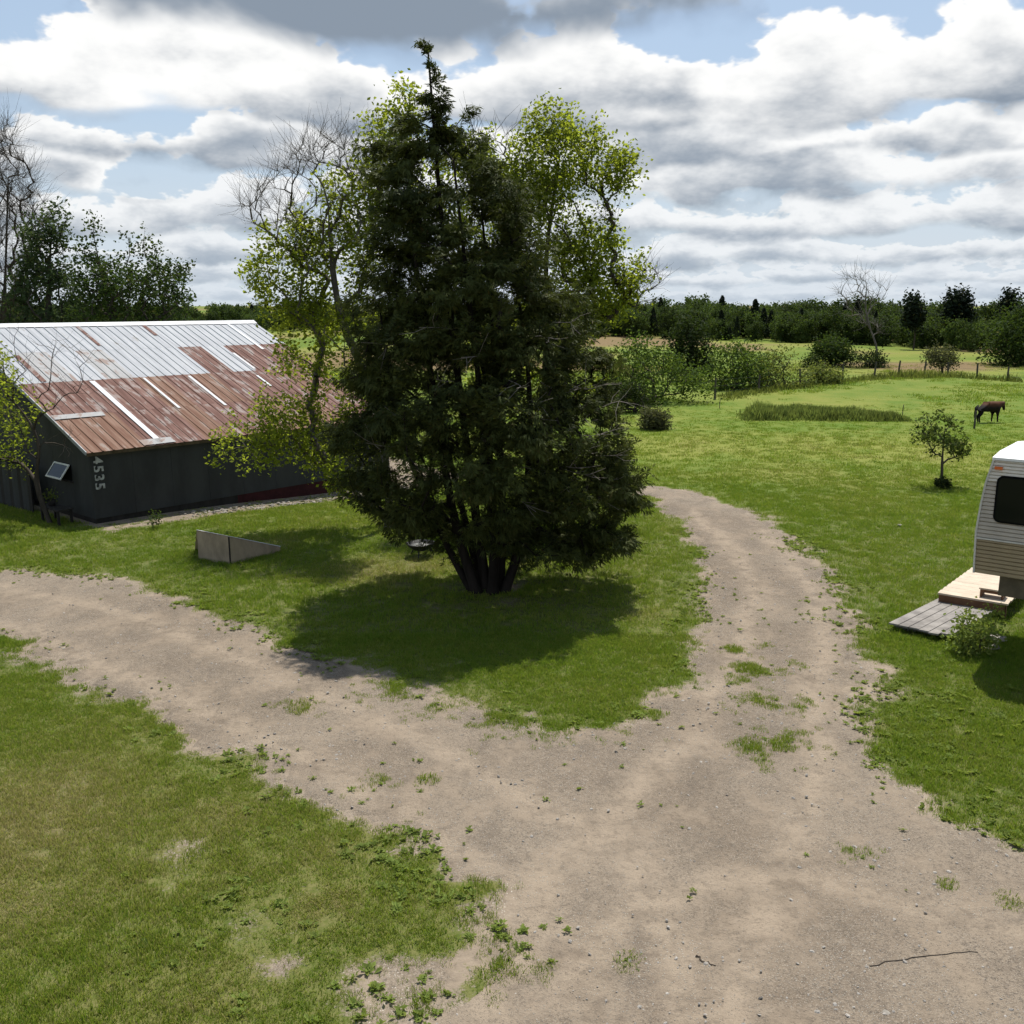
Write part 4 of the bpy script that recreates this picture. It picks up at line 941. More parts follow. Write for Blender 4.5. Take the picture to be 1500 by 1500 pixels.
# foundation boards: near end coloured dark for the barn's shade, red towards the far end
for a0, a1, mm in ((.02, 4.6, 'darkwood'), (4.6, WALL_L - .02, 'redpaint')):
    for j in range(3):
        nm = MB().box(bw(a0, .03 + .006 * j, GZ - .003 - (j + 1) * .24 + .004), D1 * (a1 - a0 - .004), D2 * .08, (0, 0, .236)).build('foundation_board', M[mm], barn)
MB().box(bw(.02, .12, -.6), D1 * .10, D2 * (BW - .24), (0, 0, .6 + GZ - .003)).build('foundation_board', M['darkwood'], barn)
# corner trim
MB().box(bw(-.025, -.025, GZ), D1 * .10, D2 * .022, (0, 0, roof_z(0) - .09 - GZ)).build('corner_trim', M['charcoal'], barn)
# roof deck and the separate roof sheets
EY = D2 * math.cos(math.atan(SLOPE)) + np.array([0, 0, math.sin(math.atan(SLOPE))]); EN = np.cross(D1, EY)
E0 = bw(-OV, -OV, EAVE_Z)
SL = (RIDGE_B + OV) / math.cos(math.atan(SLOPE))
MB().prism([bw(-OV + .03, -OV + .04, EAVE_Z - .10), bw(-OV + .03, -OV + .04, EAVE_Z - .012), bw(-OV + .03, RIDGE_B, roof_z(RIDGE_B) - .03), bw(-OV + .03, BW + OV - .04, EAVE_Z - .012), bw(-OV + .03, BW + OV - .04, EAVE_Z - .10), bw(-OV + .03, RIDGE_B, roof_z(RIDGE_B) - .14)], D1 * (ROOF_L - .06)).build('roof_deck', M['rafters'], barn)
ncol, nrow = 12, 4; cw = ROOF_L / ncol; rl = SL / nrow
def sheet_mesh(L, name):
    xs, zs = [0.], [0.]
    for k in range(3):
        c = (k + .5) * cw / 3
        xs += [c - .032, c - .014, c + .014, c + .032]; zs += [0, .024, .024, 0]
    xs.append(cw - .002); zs.append(0)
    nX = len(xs); V_ = [(x, y, z + .0) for y in (0, L) for x, z in zip(xs, zs)] + [(x, y, z - .003) for y in (0, L) for x, z in zip(xs, zs)]
    Fq = [(i, i + 1, nX + i + 1, nX + i) for i in range(nX - 1)] + [(2 * nX + i, 3 * nX + i, 3 * nX + i + 1, 2 * nX + i + 1) for i in range(nX - 1)] + [(i, 2 * nX + i, 2 * nX + i + 1, i + 1) for i in range(nX - 1)]
    return newmesh(name, np.array(V_), [np.array(Fq)])
SM = {}
for mm in ('rust', 'rustred', 'galv', 'galvworn'):
    SM[mm] = sheet_mesh(rl + .10, 'roof_sheet'); SM[mm].materials.append(M[mm])
def slab(o, mat4_origin, ex, ey, ez, parent):
    Mx = Matrix([[ex[0], ey[0], ez[0], mat4_origin[0]], [ex[1], ey[1], ez[1], mat4_origin[1]], [ex[2], ey[2], ez[2], mat4_origin[2]], [0, 0, 0, 1]])
    o.parent = parent; o.matrix_local = Matrix.Translation(-Vector(base_of(parent))) @ Mx
def proj(p):
    x, y, z = p[0], p[1], p[2] - H; zc = y * _c - z * _s; return 750 + F * x / zc, 750 - F * (y * _s + z * _c) / zc
rr = np.random.default_rng(77)
for j in range(nrow):
    for k in range(ncol):
        o_ = E0 + D1 * (k * cw) + EY * (j * rl) + EN * (.004 * j + .003 * (k % 2) + rr.uniform(0, .002))
        u, v = proj(o_ + D1 * cw / 2 + EY * rl / 2)
        if j == 3: mm = 'galv'
        elif j == 2: mm = 'rust' if u > 300 and k != 8 else ('galvworn' if k in (1, 3) else 'galv')
        elif j == 1: mm = ['rust', 'rust', 'rust', 'rust', 'rustred', 'rust', 'rustred', 'rust', 'rust', 'rust', 'rustred', 'rust'][k]
        else: mm = ['rustred', 'rustred', 'rust', 'rust', 'rustred', 'rust', 'rust', 'rustred', 'rust', 'rustred', 'rust', 'rust'][k]
        ob = bpy.data.objects.new('roof_sheet', SM[mm]); col.objects.link(ob); slab(ob, o_, D1, EY, EN, barn)
# back slope
EYb = -D2 * math.cos(math.atan(SLOPE)) + np.array([0, 0, math.sin(math.atan(SLOPE))]); ENb = np.cross(-D1, EYb)
E1 = bw(-OV + ROOF_L, BW + OV, EAVE_Z)
for k in range(ncol):
    MB().box(E1 - D1 * (k * cw), -D1 * (cw - .004), EYb * SL, ENb * .02).build('roof_sheet', M['galv'], barn)
MB().prism([bw(-OV - .02, RIDGE_B - .24, roof_z(RIDGE_B - .24) + .045), bw(-OV - .02, RIDGE_B, roof_z(RIDGE_B) + .075), bw(-OV - .02, RIDGE_B + .24, roof_z(RIDGE_B - .24) + .045), bw(-OV - .02, RIDGE_B, roof_z(RIDGE_B) + .05)], D1 * (ROOF_L + .04)).build('ridge_cap', M['newmetal'], barn)
MB().box(E0 - D1 * .03 - EN * .06, D1 * .028, EY * SL, EN * .10).build('rake_trim', M['galv'], barn)
def on_roof(u, v):
    p = hit(u, v, E0, EN); return float((p - E0) @ D1), float((p - E0) @ EY)
def roof_strip(name, px, wdt, mat, lift=.028):
    (a0, s0), (a1, s1) = on_roof(*px[0]), on_roof(*px[1]); a = (a0 + a1) / 2; s0, s1 = sorted((max(0, min(s0, SL)), max(0, min(s1, SL))))
    MB().box(E0 + D1 * (a - wdt / 2) + EY * s0 + EN * lift, D1 * wdt, EY * (s1 - s0), EN * .006).build(name, M[mat], barn)
for px, wd_ in ((((123, 560), (247, 648)), .17), (((205, 555), (268, 598)), .09), (((270, 552), (337, 594)), .10), (((340, 518), (374, 541)), .10), (((325, 474), (392, 512)), .12), (((375, 551), (398, 566)), .09)):
    roof_strip('flashing_strip', px, wd_, 'newmetal')
for px, wd_ in ((((108, 478), (150, 507)), .14), (((207, 477), (231, 492)), .15), (((20, 522), (68, 560)), .16)):
    roof_strip('rusted_strip', px, wd_, 'rust')
(a0, s0) = on_roof(95, 612); MB().box(E0 + D1 * (a0 - .35) + EY * (s0 - .12) + EN * .028, D1 * 1.5, EY * .26, EN * .006).build('patch_strip', M['galvworn'], barn)
(a0, s0) = on_roof(228, 645); MB().box(E0 + D1 * (a0 - .5) + EY * .03 + EN * .028, D1 * 1.0, EY * .32, EN * .006).build('patch_strip', M['galvworn'], barn)
# propped-open window in the gable wall
fw = .05; tp0, tp1 = bw(-.03, wb0, wz1), bw(-.03, wb1, wz1); dn = np.array([0, 0, -.40]) - D1 * .30; dnu = dn / np.linalg.norm(dn); nrm_ = np.cross(D2, dnu)
wi = MB(); wi.box(tp0, D2 * (wb1 - wb0), dnu * fw, nrm_ * .03); wi.box(tp0 + dn - dnu * fw, D2 * (wb1 - wb0), dnu * fw, nrm_ * .03)
wi.box(tp0 + dnu * fw, D2 * fw, dn - 2 * dnu * fw, nrm_ * .03); wi.box(tp1 - D2 * fw + dnu * fw, D2 * fw, dn - 2 * dnu * fw, nrm_ * .03)
wo = wi.build('window', M['whitepaint'], barn)
MB().box(tp0 + D2 * fw + dnu * fw + nrm_ * .012, D2 * (wb1 - wb0 - 2 * fw), dn - 2 * dnu * fw, nrm_ * .006).build('pane', M['glass'], wo)
MB().box(bw(-.012, wb0, wz0), D2 * (wb1 - wb0), D1 * .010, (0, 0, wz1 - wz0)).build('opening', M['black'], wo)
MB().box(bw(-.07, wb0 - .05, wz0 - .05), D2 * (wb1 - wb0 + .1), D1 * .068, (0, 0, .035)).build('sill', M['darkwood'], wo)
# house number, painted sideways down the corner
p_top = hit(128, 670, bw(0, 0, 0), D2)
for k, ch in enumerate('4535'):
    cu = bpy.data.curves.new('house_number', 'FONT'); cu.body = ch; cu.size = .41; cu.extrude = .006; cu.offset = .009
    tmp = bpy.data.objects.new('tmp_digit', cu); col.objects.link(tmp); bpy.context.view_layer.update()
    me = bpy.data.meshes.new_from_object(tmp.evaluated_get(bpy.context.evaluated_depsgraph_get())); bpy.data.objects.remove(tmp)
    me.materials.clear(); me.materials.append(M['numberpaint']); dg = bpy.data.objects.new('house_number', me); col.objects.link(dg)
    zt = p_top[2] - .01 - k * .245
    slab(dg, bw(.06, -.012, 0) + np.array([0, 0, zt]), np.array([0, 0, -1.]), D1, -D2, barn)
    dg['label'] = 'white painted digit %s' % ch
# dark board screen and a bench with a pot beside the gable
scr = empty('board_screen', bw(-.9, 4.2, 0), 'grey weathered board screen standing before the barn gable', 'fence')
for k in range(22):
    MB().box(bw(-.55, 2.75 + k * .22, -.05), D2 * .212, D1 * .03, (0, 0, 1.32 + .02 * math.sin(k * 2.1) + k * .01)).build('board', M['charcoal'] if k % 3 else M['darkwood'], scr)
for z in (.3, 1.1): MB().box(bw(-.518, 2.75, z), D2 * 4.84, D1 * .04, (0, 0, .09)).build('rail', M['darkwood'], scr)
bench = empty('garden_bench', bw(-.5, .8, 0), 'low dark wooden bench against the barn gable', 'bench')
for k in range(4): MB().box(bw(-.85 + k * .12, .45, .42), D1 * .11, D2 * 1.2, (0, 0, .035)).build('slat', M['darkwood'], bench)
for a_, b_ in ((-.82, .5), (-.46, .5), (-.82, 1.52), (-.46, 1.52)): MB().box(bw(a_, b_, -.05), D1 * .06, D2 * .06, (0, 0, .467)).build('leg', M['darkwood'], bench)
pot = empty('potted_plant', bw(-.62, 1.25, .455), 'small pot of pale leaves on the dark bench', 'plant')
MB().lathe(bw(-.62, 1.25, .456), [(.0, .0), (.08, 0), (.11, .17), (.095, .17), (.09, .14), (0, .14)], 14).build('pot', M['darkwood'], pot, True)
V_, F_ = leaves(around(np.array([bw(-.62, 1.25, .72)]), 130, .10, rr), .07, rr); mk('foliage', V_, [F_], M['scrub'], pot)

# ------------------------------------------------------------------ sloping plywood box on the lawn
M['ply'] = plain('weathered_plywood', (.34, .265, .185), .85, .25, 2.5, .15, stretch=(1, 1, .5), bump=.2)
pa, pb, pc = gp(291, 819), gp(338, 827), gp(411, 808)
def up_to(p, v):
    d = ray(proj(p)[0], v); return np.array([p[0], p[1], H + d[2] * p[1]])
qa, qb = up_to(pa, 777), up_to(pb, 786); qc = pc + np.array([0, 0, .12])
wd = empty('plywood_ramp', (pa + pb + pc) / 3, 'weathered plywood wedge with a sloping edge lying on the lawn', 'ramp')
inn = pa + (pc - pb); inn[2] = float(hz(inn[0], inn[1])); qi = inn + np.array([0, 0, .10])
dvec = (pc - pa); dvec[2] = 0; back = np.array([-dvec[1], dvec[0], 0]) / np.linalg.norm(dvec); 
if back[1] < 0: back = -back
for nm, (g0, g1, t1, t0) in (('end_panel', (pa, pb, qb, qa)), ('side_panel', (pb, pc, qc, qb))):
    e = (g1 - g0); e /= np.linalg.norm(e); th = np.array([-e[1], e[0], 0]) * .025
    if th[1] < 0: th = -th
    dn_ = np.array([0, 0, .06]); i0, i1 = e * .004, -e * .004
    MB().prism([g0 + i0 - dn_, g1 + i1 - dn_, t1 + i1, t0 + i0], th).build(nm, M['ply'], wd)
MB().bar(pb - (0, .0, .06) - back * -.02, qb - back * -.02 - (0, 0, .01), np.array([.035, 0, 0]), np.array([0, .035, 0])).build('corner_post', M['darkwood'], wd)
MB().bar((qa + qb) / 2 * 0 + qa + (0, 0, .012), qc + (0, 0, .012), np.array([0, .03, 0]), np.array([0, 0, .012])).build('sunlit_edge_strip', M['sidelight_'] if 'sidelight_' in M else M['newmetal'], wd)  # added white strip, paints the sunlit line along the plywood's top edge
lidt = [qa + (0, 0, .006), qb + (0, 0, .006), qc + (0, 0, .006)]
fb = [pa + back * 1.0, pc + back * .35]; fb = [np.array([p[0], p[1], float(hz(p[0], p[1])) + .02]) for p in fb]
lid = MB(); lid.add(lidt + fb + [p - np.array([0, 0, .02]) for p in lidt + fb], [(0, 1, 2, 4, 3), (9, 8, 5)[:3], (5, 8, 9, 7, 6), (0, 5, 6, 1), (1, 6, 7, 2), (2, 7, 9, 4), (4, 9, 8, 3), (3, 8, 5, 0)])
lid.F.pop(3, None); lid.build('lid', M['ply'], wd)

# ------------------------------------------------------------------ fire bowl under the trees
M['iron'] = plain('black_iron', (.018, .017, .016), .6, .3, 8, .4, bump=.2)
M['ashpile'] = plain('pale_ash', (.22, .215, .20), .95, .3, 14, .1, bump=.6)
fp = gp(617, 815); bowl = empty('fire_bowl', fp, 'black iron fire bowl with pale ash in the shade of the cedar', 'fire pit')
MB().lathe(fp, [(.0, .16), (.16, .17), (.29, .25), (.34, .34), (.36, .34), (.355, .325), (.30, .27), (.0, .22)], 22).build('bowl', M['iron'], bowl, True)
MB().lathe(fp + (0, 0, .0), [(.27, .27), (.20, .30), (.10, .315), (0.0, .30)], 14).build('ash_heap', M['ashpile'], bowl, True)
for k in range(3):
    a_ = k * 2.094 + .4; d = np.array([math.cos(a_), math.sin(a_), 0]); MB().tube([fp + d * .22 + (0, 0, .22), fp + d * .34 + (0, 0, -.02)], [.018, .015], 6).build('leg', M['iron'], bowl)

# ------------------------------------------------------------------ camper with its raised nose
TY = R(38); TG = np.array([math.sin(TY), math.cos(TY), 0]); TF = np.array([math.cos(TY), -math.sin(TY), 0])
T0 = at(1424, 838, 15.7); ZB = float(T0[2]); ZT = float(at(1437, 668, 15.7)[2]) - .02; TB = np.array([T0[0], T0[1], 0.])
def tw_(f, g, z): return TB + TF * f + TG * g + np.array([0, 0, z])
M['roofwhite'] = plain('white_roof_coating', (.74, .74, .73), .5, .10, 2, .3, bump=.05)
M['sidelight'] = plain('cream_siding', (.66, .60, .52), .45, .10, 3, .4, bump=.03)
M['sidegrey'] = plain('grey_siding', (.43, .375, .315), .45, .12, 3, .4, bump=.03)
M['sidetan'] = plain('tan_siding', (.30, .225, .125), .45, .12, 3, .4, bump=.03)
M['pinbrown'] = plain('dusty_brown_metal', (.13, .105, .07), .7, .25, 4, .2)
M['trim'] = plain('aluminium_trim', (.55, .54, .52), .4, .1, 5, .5, metal=.3, bump=.05)
M['tyre'] = plain('tyre_rubber', (.016, .016, .016), .8, .2, 10, .2)
camper = empty('camper_trailer', tw_(0, 0, 0), 'white-roofed camper trailer with grey and tan ribbed siding', 'camper')
hgt = ZT - ZB; NOSE = 2.4; TL = 7.6; TW = 2.4; ZM = .62
pf = [(.03, ZB), (.0, ZB + .36 * hgt), (.03, ZB + .60 * hgt), (.075, ZB + .80 * hgt), (.16, ZT)]
def pfx(z): return float(np.interp(z, [q[1] for q in pf], [q[0] for q in pf]))
ring = [tw_(f, .012, z) for f, z in pf] + [tw_(TL, .012, ZT), tw_(TL, .012, ZM), tw_(NOSE, .012, ZM), tw_(NOSE, .012, ZB)]
MB().prism(ring, TG * (TW - .024)).build('body', M['sidegrey'], camper)
def siding(z0, z1, mat, pitch=.068):
    b_ = MB(); z = z0
    while z < z1 - .01:
        zz = min(z + pitch, z1); f0, f1 = pfx(z) + .004, pfx(zz) + .004
        ff = TL - .01
        V_ = [tw_(f0, .0115, z), tw_(ff, .0115, z), tw_(ff, -.012, z + .012), tw_(f0, -.012, z + .012), tw_(f1, -.004, zz - .006), tw_(ff, -.004, zz - .006), tw_(f1, .0115, zz), tw_(ff, .0115, zz)]
        b_.add(V_, [(0, 1, 2, 3), (3, 2, 5, 4), (4, 5, 7, 6), (0, 3, 4, 6), (1, 7, 5, 2)]); z = zz
    return b_.build('siding', mat, camper)
zb1, zb2 = ZB + .30 * hgt, ZB + .80 * hgt
siding(ZB + .004, zb1 - .002, M['sidetan'])['label'] = 'tan lower siding'
siding(zb1 + .03, zb2, M['sidegrey'])['label'] = 'grey middle siding'
siding(zb2 + .002, ZT - .03, M['sidelight'], .055)['label'] = 'cream upper siding'
MB().box(tw_(NOSE + .01, -.012, ZM), TF * (TL - NOSE - .02), TG * .0235, (0, 0, ZB - ZM)).build('skirt_panel', M['sidetan'], camper)
MB().box(tw_(pfx(zb1), -.02, zb1), TF * (TL - .05), TG * .031, (0, 0, .028)).build('belt_trim', M['trim'], camper)
for q in range(len(pf) - 1):
    MB().bar(tw_(pf[q][0] - .004, .0, pf[q][1]), tw_(pf[q + 1][0] - .004, .0, pf[q + 1][1]), TF * .03, TG * .05).build('corner_trim', M['trim'], camper)
rf = MB(); zr = ZT + .004
ringr = [tw_(.13, -.03, zr - .03), tw_(.13, -.03, zr + .012), tw_(.13, .5, zr + .06), tw_(.13, TW - .5, zr + .06), tw_(.13, TW + .03, zr + .012), tw_(.13, TW + .03, zr - .03)]
rf.prism(ringr, TF * (TL - .13)).build('roof', M['roofwhite'], camper)
MB().box(tw_(2.6, .9, zr + .045), TF * .5, TG * .5, (0, 0, .14)).build('roof_vent', M['roofwhite'], camper)
# window with rounded corners
def face_fz(u, v):
    p = hit(u, v, tw_(0, -.012, 0), TG); return float((p - TB) @ TF), float(p[2])
(f0, z1), (_, z0) = face_fz(1463, 698), face_fz(1464, 764); f1 = f0 + 1.15
def rrect(f0, f1, z0, z1, rad, g, k=6):
    pts = []
    for cx, cz, a0 in ((f1 - rad, z0 + rad, -90), (f1 - rad, z1 - rad, 0), (f0 + rad, z1 - rad, 90), (f0 + rad, z0 + rad, 180)):
        for i_ in range(k + 1):
            a_ = R(a0 + 90 * i_ / k); pts.append(tw_(cx + rad * math.cos(a_), g, cz + rad * math.sin(a_)))
    return pts
wn = MB().prism(rrect(f0 - .02, f1 + .02, z0 - .02, z1 + .02, .11, -.022), TG * .03).build('window', M['black'], camper)
MB().prism(rrect(f0 + .012, f1 - .012, z0 + .012, z1 - .012, .09, -.027), TG * .0046).build('pane', M['glass'], wn)
m, n = newmat('orange_lens'); finish(n, bsdf(n, (.62, .13, .03), .25, .5)); M['orange'] = m
(fm, zm) = face_fz(1452, 684.5); fm = max(fm, .24); MB().box(tw_(fm - .06, -.04, zm - .025), TF * .12, TG * .03, (0, 0, .05)).build('marker_light', M['orange'], camper)
# pin box under the nose, jacks, wheels
(fp0, _) = face_fz(1462, 850); (_, zp) = face_fz(1470, 876)
MB().box(tw_(fp0, .10, zp), TF * 1.1, TG * .9, (0, 0, ZB - zp + .002)).build('pin_box', M['pinbrown'], camper)
for g_ in (.35, TW - .45): MB().box(tw_(2.0, g_, -.05), TF * .10, TG * .10, (0, 0, ZB + .05)).build('jack_leg', M['iron'], camper)
for f_ in (4.6, 5.45):
    for g_, s_ in ((.02, 1), (TW - .25, 1)):
        c_ = tw_(f_, g_, .35); ringw = [c_ + TF * (.36 * math.cos(a_)) + np.array([0, 0, .36 * math.sin(a_)]) for a_ in np.linspace(0, 2 * math.pi, 21)[:-1]]
        MB().prism(ringw, TG * .22).build('wheel', M['tyre'], camper)

# ------------------------------------------------------------------ decks beside the camper
M['newwood'] = plain('new_pine', (.52, .43, .33), .7, .15, 3, .2, bump=.1)
M['edgewood'] = plain('red_brown_timber', (.16, .085, .05), .8, .2, 4, .2, bump=.15)
M['oldwood'] = plain('silvered_plank', (.27, .25, .23), .9, .3, 2.5, .1, stretch=(1, 1, 1), bump=.4, bscale=22)
def gz(u, v, z):
    d = ray(u, v); return np.array([0, 0, H]) + d * ((z - H) / d[2])
DZ = .32
k0, k1, k2 = gz(1373, 868, DZ), gz(1424, 831, DZ), gz(1471, 884, DZ)
deck = empty('wooden_deck', np.array([k0[0], k0[1], 0]), 'pale new timber deck tucked under the nose of the camper', 'deck')
ev = k2 - k0; evl = np.linalg.norm(ev); eu = ev / evl; eb = (k1 - k0); eb = eb - (eb @ eu) * eu; ebl = np.linalg.norm(eb); eb /= ebl
sk = (k1 - k0) @ eu
npk = 9
for k in range(npk):
    q0 = k / npk; w0 = ebl / npk; st_ = k0 + eu * (sk * (q0 + .5 / npk)) + eb * (ebl * q0)
    MB().box(st_ - (0, 0, .035), eu * (evl + .06), eb * (w0 - .006), (0, 0, .035)).build('plank', M['newwood'], deck)
MB().box(k0 + eu * .03 + eb * .02 - (0, 0, .20), eu * (evl - .02), eb * .04, (0, 0, .164)).build('fascia', M['edgewood'], deck)
for q in (.05, .5, .95):
    MB().box(k0 + eu * (evl * q) + eb * .10 - (0, 0, DZ + .05), eu * .09, eb * .09, (0, 0, DZ + .014)).build('post', M['edgewood'], deck)
    MB().box(k0 + eu * (evl * q + sk * .8) + eb * (ebl * .8) - (0, 0, DZ + .05), eu * .09, eb * .09, (0, 0, DZ + .014)).build('post', M['edgewood'], deck)
s0 = gz(1433, 874, DZ); stp = empty('step_box', s0, 'small brown timber step box standing on the pale deck', 'step')
MB().box(s0 + (0, 0, .16), eu * .46, eb * .34, (0, 0, .03)).build('tread', M['newwood'], stp)
for q in (0.02, .405): MB().box(s0 + eu * q + eb * .01, eu * .035, eb * .31, (0, 0, .16)).build('side', M['edgewood'], stp)
MB().box(s0 + eu * .055 + eb * .012 + (0, 0, .10), eu * .35, eb * .025, (0, 0, .055)).build('rail', M['edgewood'], stp)
PZ = .14
j0, j1, j2 = gz(1300, 913, PZ), gz(1375, 876, PZ), gz(1393, 931, PZ)
plat = empty('plank_platform', np.array([j0[0], j0[1], 0]), 'low platform of silver-grey old planks in the grass', 'platform')
lv = j1 - j0; wv = j2 - j0; npk = 6; wl = np.linalg.norm(wv); wu = wv / wl; rr = np.random.default_rng(9)
for k in range(npk):
    s_ = j0 + wv * (k / npk) + lv * rr.uniform(-.02, .03)
    MB().box(s_ - (0, 0, .03 + rr.uniform(0, .006)), lv * rr.uniform(.97, 1.05), wu * (wl / npk - .014), (0, 0, .03)).build('plank', M['oldwood'], plat)
for q in (.12, .8): MB().box(j0 + lv * q - (0, 0, .16), wv, lv / np.linalg.norm(lv) * .08, (0, 0, .123)).build('bearer', M['oldwood'], plat)
for (u, v), sz, sd, lb in (((1457, 938), .22, 1, 'pale flat stone with a chipped corner beside the camper'), ((1452, 950), .17, 2, 'smaller pale flat stone in front of the chipped one'), ((1297, 1489), .06, 3, 'whitish fist-sized stone lying on the driveway'), ((1318, 771), .10, 4, 'pale stone lying alone in the lawn')):
    V_, Fs_ = rock(300 + sd, .35); p = gp(u, v); tag(mk('stone', V_ * sz + p + (0, 0, .03), Fs_, M['palestone'], None, False, p), lb, 'stone')
for pts_, rad_, lb in (([(1018, 1404), (1032, 1413), (1046, 1420)], .009, 'short dark stick lying on the driveway'), ([(1275, 1420), (1330, 1409), (1380, 1402), (1430, 1398)], .007, 'long thin twig lying across the driveway')):
    L_ = [gp(*q) for q in pts_]; L_ = [np.array([q[0], q[1], float(surf(q[0], q[1])) + rad_ * .7]) for q in L_]; bz_ = bez(L_, 14) + np.random.default_rng(len(lb)).normal(0, .012, (14, 3)) * np.array([1, 1, 0]); bz_[:, 2] = surf(bz_[:, 0], bz_[:, 1]) + rad_ * .5; MBs = MB().tube(bz_, np.linspace(rad_, rad_ * .5, 14), 5).build('stick', M['bark'], None, True, L_[0]); tag(MBs, lb, 'stick')

# ------------------------------------------------------------------ fence and posts
M['post'] = plain('weathered_post', (.10, .088, .072), .9, .3, 5, .1, stretch=(1, 1, .3), bump=.4)
fpx = [(1047, 585, 553), (1111, 574, 549), (1172, 565, 540), (1233, 559, 530), (1280, 555, 529), (1315, 552, 528), (1353, 552, 529), (1388, 551, 530), (1431, 554, 532), (1475, 558, 537), (1530, 562, 540)]
fence = empty('wire_fence', gp(1233, 559), 'wire fence on weathered wooden posts crossing the pasture', 'fence')
tops_ = []
for k, (u, vb, vt) in enumerate(fpx):
    b = gp(u, vb); t = b + np.array([rr.normal(.05, .06), rr.normal(0, .05), (vb - vt) / 1400 * b[1] * .98]); tops_.append((b, t))
    MB().tube([b - (0, 0, .3), (b + t) / 2, t], [.085, .08, .07], 7).build('post', M['post'], fence)
for q in (.3, .6, .9):
    MB().tube([b + (t - b) * q for b, t in tops_], [.006] * len(tops_), 4).build('wire', M['iron'], fence)
for u, vb, vt, lb in ((1427, 628, 601, 'short wooden post standing beside the horse'), (1322, 608, 592, 'thin lone stake at the end of the tall grass strip'), (1054, 598, 584, 'thin grey stake at the corner of the lawn')):
    b = gp(u, vb); hgt_ = (vb - vt) / 1400 * b[1] * .98; rd = .05 if u == 1427 else .022
    MB().tube([b - (0, 0, .2), b + (0, 0, hgt_ * .5), b + (.02, 0, hgt_ - .02), b + (.02, 0, hgt_)], [rd, rd * .97, rd * .92, .005], 8).build('fence_post', M['post'], None, False, b)
    tag(bpy.data.objects[-1] if False else col.objects[-1], lb, 'post')

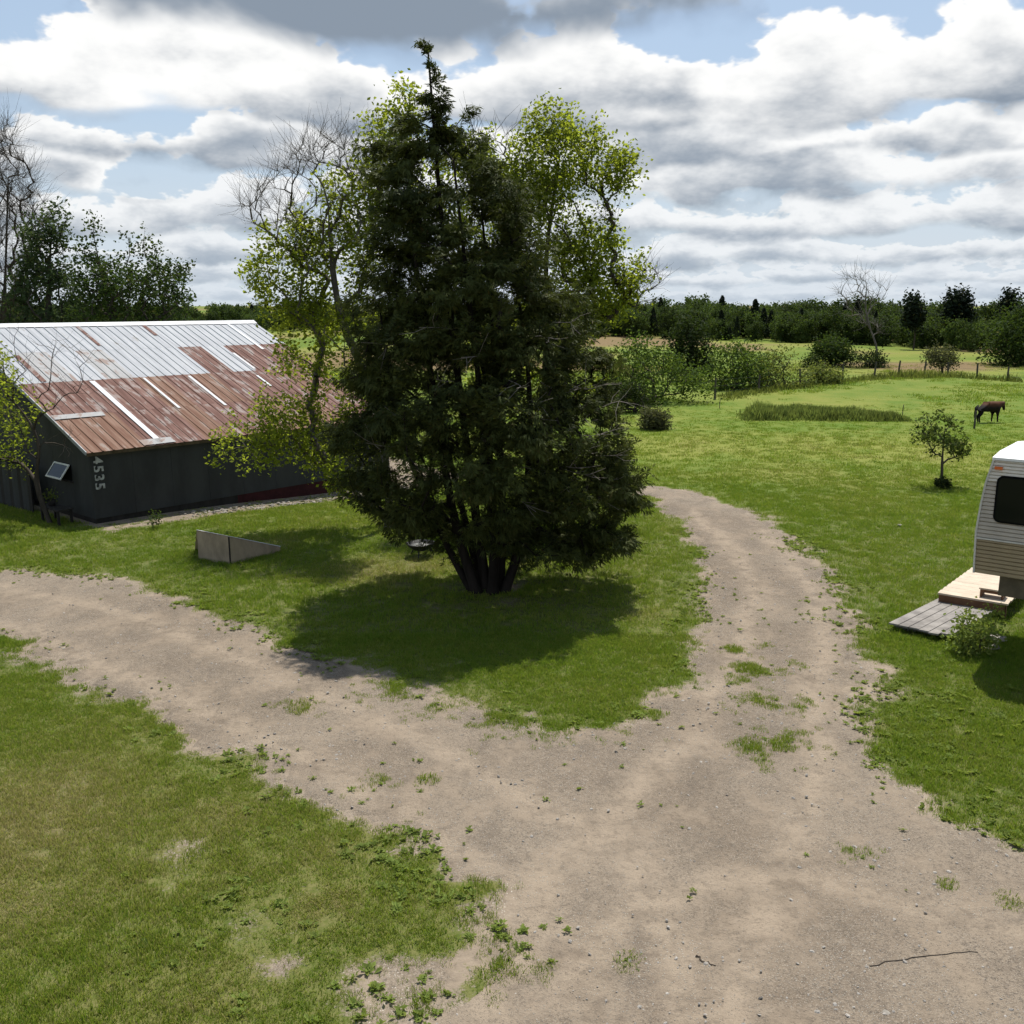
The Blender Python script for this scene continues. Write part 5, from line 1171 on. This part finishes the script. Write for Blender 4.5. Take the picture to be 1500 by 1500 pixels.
# ------------------------------------------------------------------ horse
m, n = newmat('bay_coat')
ob = n.n('ShaderNodeTexCoord').outputs['Object']; zz = n.n('ShaderNodeSeparateXYZ', {0: ob}).outputs
nz = n.noise(ob, 5., 4, .6)
cc = n.mix(n.ss(n.m('ADD', zz[2], n.m('MULTIPLY', n.m('SUBTRACT', nz, .5), .18)), .78, .98), (.014, .011, .010), (.085, .036, .018))
cc = n.mix(n.ss(zz[0], -.25, -.5), cc, (.012, .010, .010))
finish(n, bsdf(n, cc, .75, .12)); M['bay'] = m
M['mane'] = plain('mane_hair', (.11, .05, .025), .7, .3, 10, .2)
M['tail'] = plain('tail_hair', (.014, .012, .011), .7, .3, 10, .2)
def horse(b, yaw, sc_):
    root = empty('horse', b, 'dark bay horse with a brown back standing in the pasture', 'horse')
    J = {'hip': (-.55, 0, .98), 'loin': (-.22, 0, .97), 'barrel': (.08, 0, .93), 'chest': (.42, 0, .95), 'neck0': (.62, 0, 1.06), 'neck1': (.80, .02, 1.12), 'poll': (.95, .03, 1.10), 'face': (1.02, .04, .90), 'muz': (1.08, .05, .72)}
    Rr = {'hip': .30, 'loin': .29, 'barrel': .33, 'chest': .30, 'neck0': .25, 'neck1': .18, 'poll': .11, 'face': .095, 'muz': .06}
    Ed = [('hip', 'loin'), ('loin', 'barrel'), ('barrel', 'chest'), ('chest', 'neck0'), ('neck0', 'neck1'), ('neck1', 'poll'), ('poll', 'face'), ('face', 'muz')]
    for s, nm in ((-1, 'a'), (1, 'b')):
        sh = .06 * s
        for nmj, p, q in (('st' + nm, (-.60 + sh, .15 * s, .78), .165), ('kn' + nm, (-.52 + sh, .16 * s, .60), .10), ('hk' + nm, (-.70 + sh, .16 * s, .40), .06), ('ps' + nm, (-.66 + sh, .16 * s, .12), .045), ('hf' + nm, (-.62 + sh, .16 * s, .03), .06),
                          ('el' + nm, (.42 - sh, .14 * s, .72), .13), ('cp' + nm, (.44 - 1.3 * sh, .14 * s, .42), .062), ('fp' + nm, (.44 - 1.6 * sh, .14 * s, .12), .042), ('ff' + nm, (.48 - 1.6 * sh, .14 * s, .03), .058)):
            J[nmj] = p; Rr[nmj] = q
        Ed += [('hip', 'st' + nm), ('st' + nm, 'kn' + nm), ('kn' + nm, 'hk' + nm), ('hk' + nm, 'ps' + nm), ('ps' + nm, 'hf' + nm), ('chest', 'el' + nm), ('el' + nm, 'cp' + nm), ('cp' + nm, 'fp' + nm), ('fp' + nm, 'ff' + nm)]
        J['ear' + nm] = (.97, .05 * s + .03, 1.23); Rr['ear' + nm] = .022; Ed.append(('poll', 'ear' + nm))
    keys = list(J); me = bpy.data.meshes.new('body'); me.from_pydata([tuple(np.array(J[k]) * sc_) for k in keys], [(keys.index(a_), keys.index(b_)) for a_, b_ in Ed], [])
    ob_ = bpy.data.objects.new('body', me); col.objects.link(ob_); ob_.parent = root
    sk_ = ob_.modifiers.new('skin', 'SKIN'); sk_.use_smooth_shade = True
    for k, sv in zip(keys, me.skin_vertices[0].data): sv.radius = (Rr[k] * sc_, Rr[k] * sc_); sv.use_root = (k == 'barrel')
    ss_ = ob_.modifiers.new('smooth', 'SUBSURF'); ss_.levels = 2; ss_.render_levels = 2
    me.materials.append(M['bay']); root.rotation_euler = (0, 0, yaw)
    dg_ = bpy.context.evaluated_depsgraph_get(); bpy.context.view_layer.update()
    me2 = bpy.data.meshes.new_from_object(ob_.evaluated_get(bpy.context.evaluated_depsgraph_get())); ob_.modifiers.clear(); ob_.data = me2; me2.name = 'body'
    if not me2.materials: me2.materials.append(M['bay'])
    r = np.random.default_rng(3)
    def hair(nm, lines, mat):
        Vs, Fs, n_ = [], [], 0
        for p_, rd in lines:
            V_, F_ = tube_arrays(np.array(p_) * sc_, np.array(rd) * sc_, 5); Vs.append(V_); Fs.append(F_ + n_); n_ += len(V_)
        me = newmesh(nm, np.concatenate(Vs), [np.concatenate(Fs)], True); me.materials.append(mat); o = bpy.data.objects.new(nm, me); col.objects.link(o); o.parent = root
    hair('tail', [([(-.76, y_, 1.06), (-.90, y_ * 1.5, .92), (-.94 + y_, y_ * 2, .60), (-.90, y_ * 2, .28)], [.03, .05, .05, .01]) for y_ in (-.05, -.02, .02, .05)], M['tail'])
    hair('mane', [([(x_, .02, z_), (x_ - .02, .11, z_ - .03), (x_ - .04, .17, z_ - .2)], [.03, .035, .008]) for x_, z_ in zip(np.linspace(.5, .95, 14), np.linspace(1.22, 1.25, 14))] + [([(x_, .0, z_), (x_ - .02, -.12, z_ - .03), (x_ - .04, -.17, z_ - .16)], [.03, .035, .008]) for x_, z_ in zip(np.linspace(.5, .95, 14), np.linspace(1.22, 1.25, 14))], M['mane'])
hb = gp(1447, 619); horse(hb, R(12), .86)
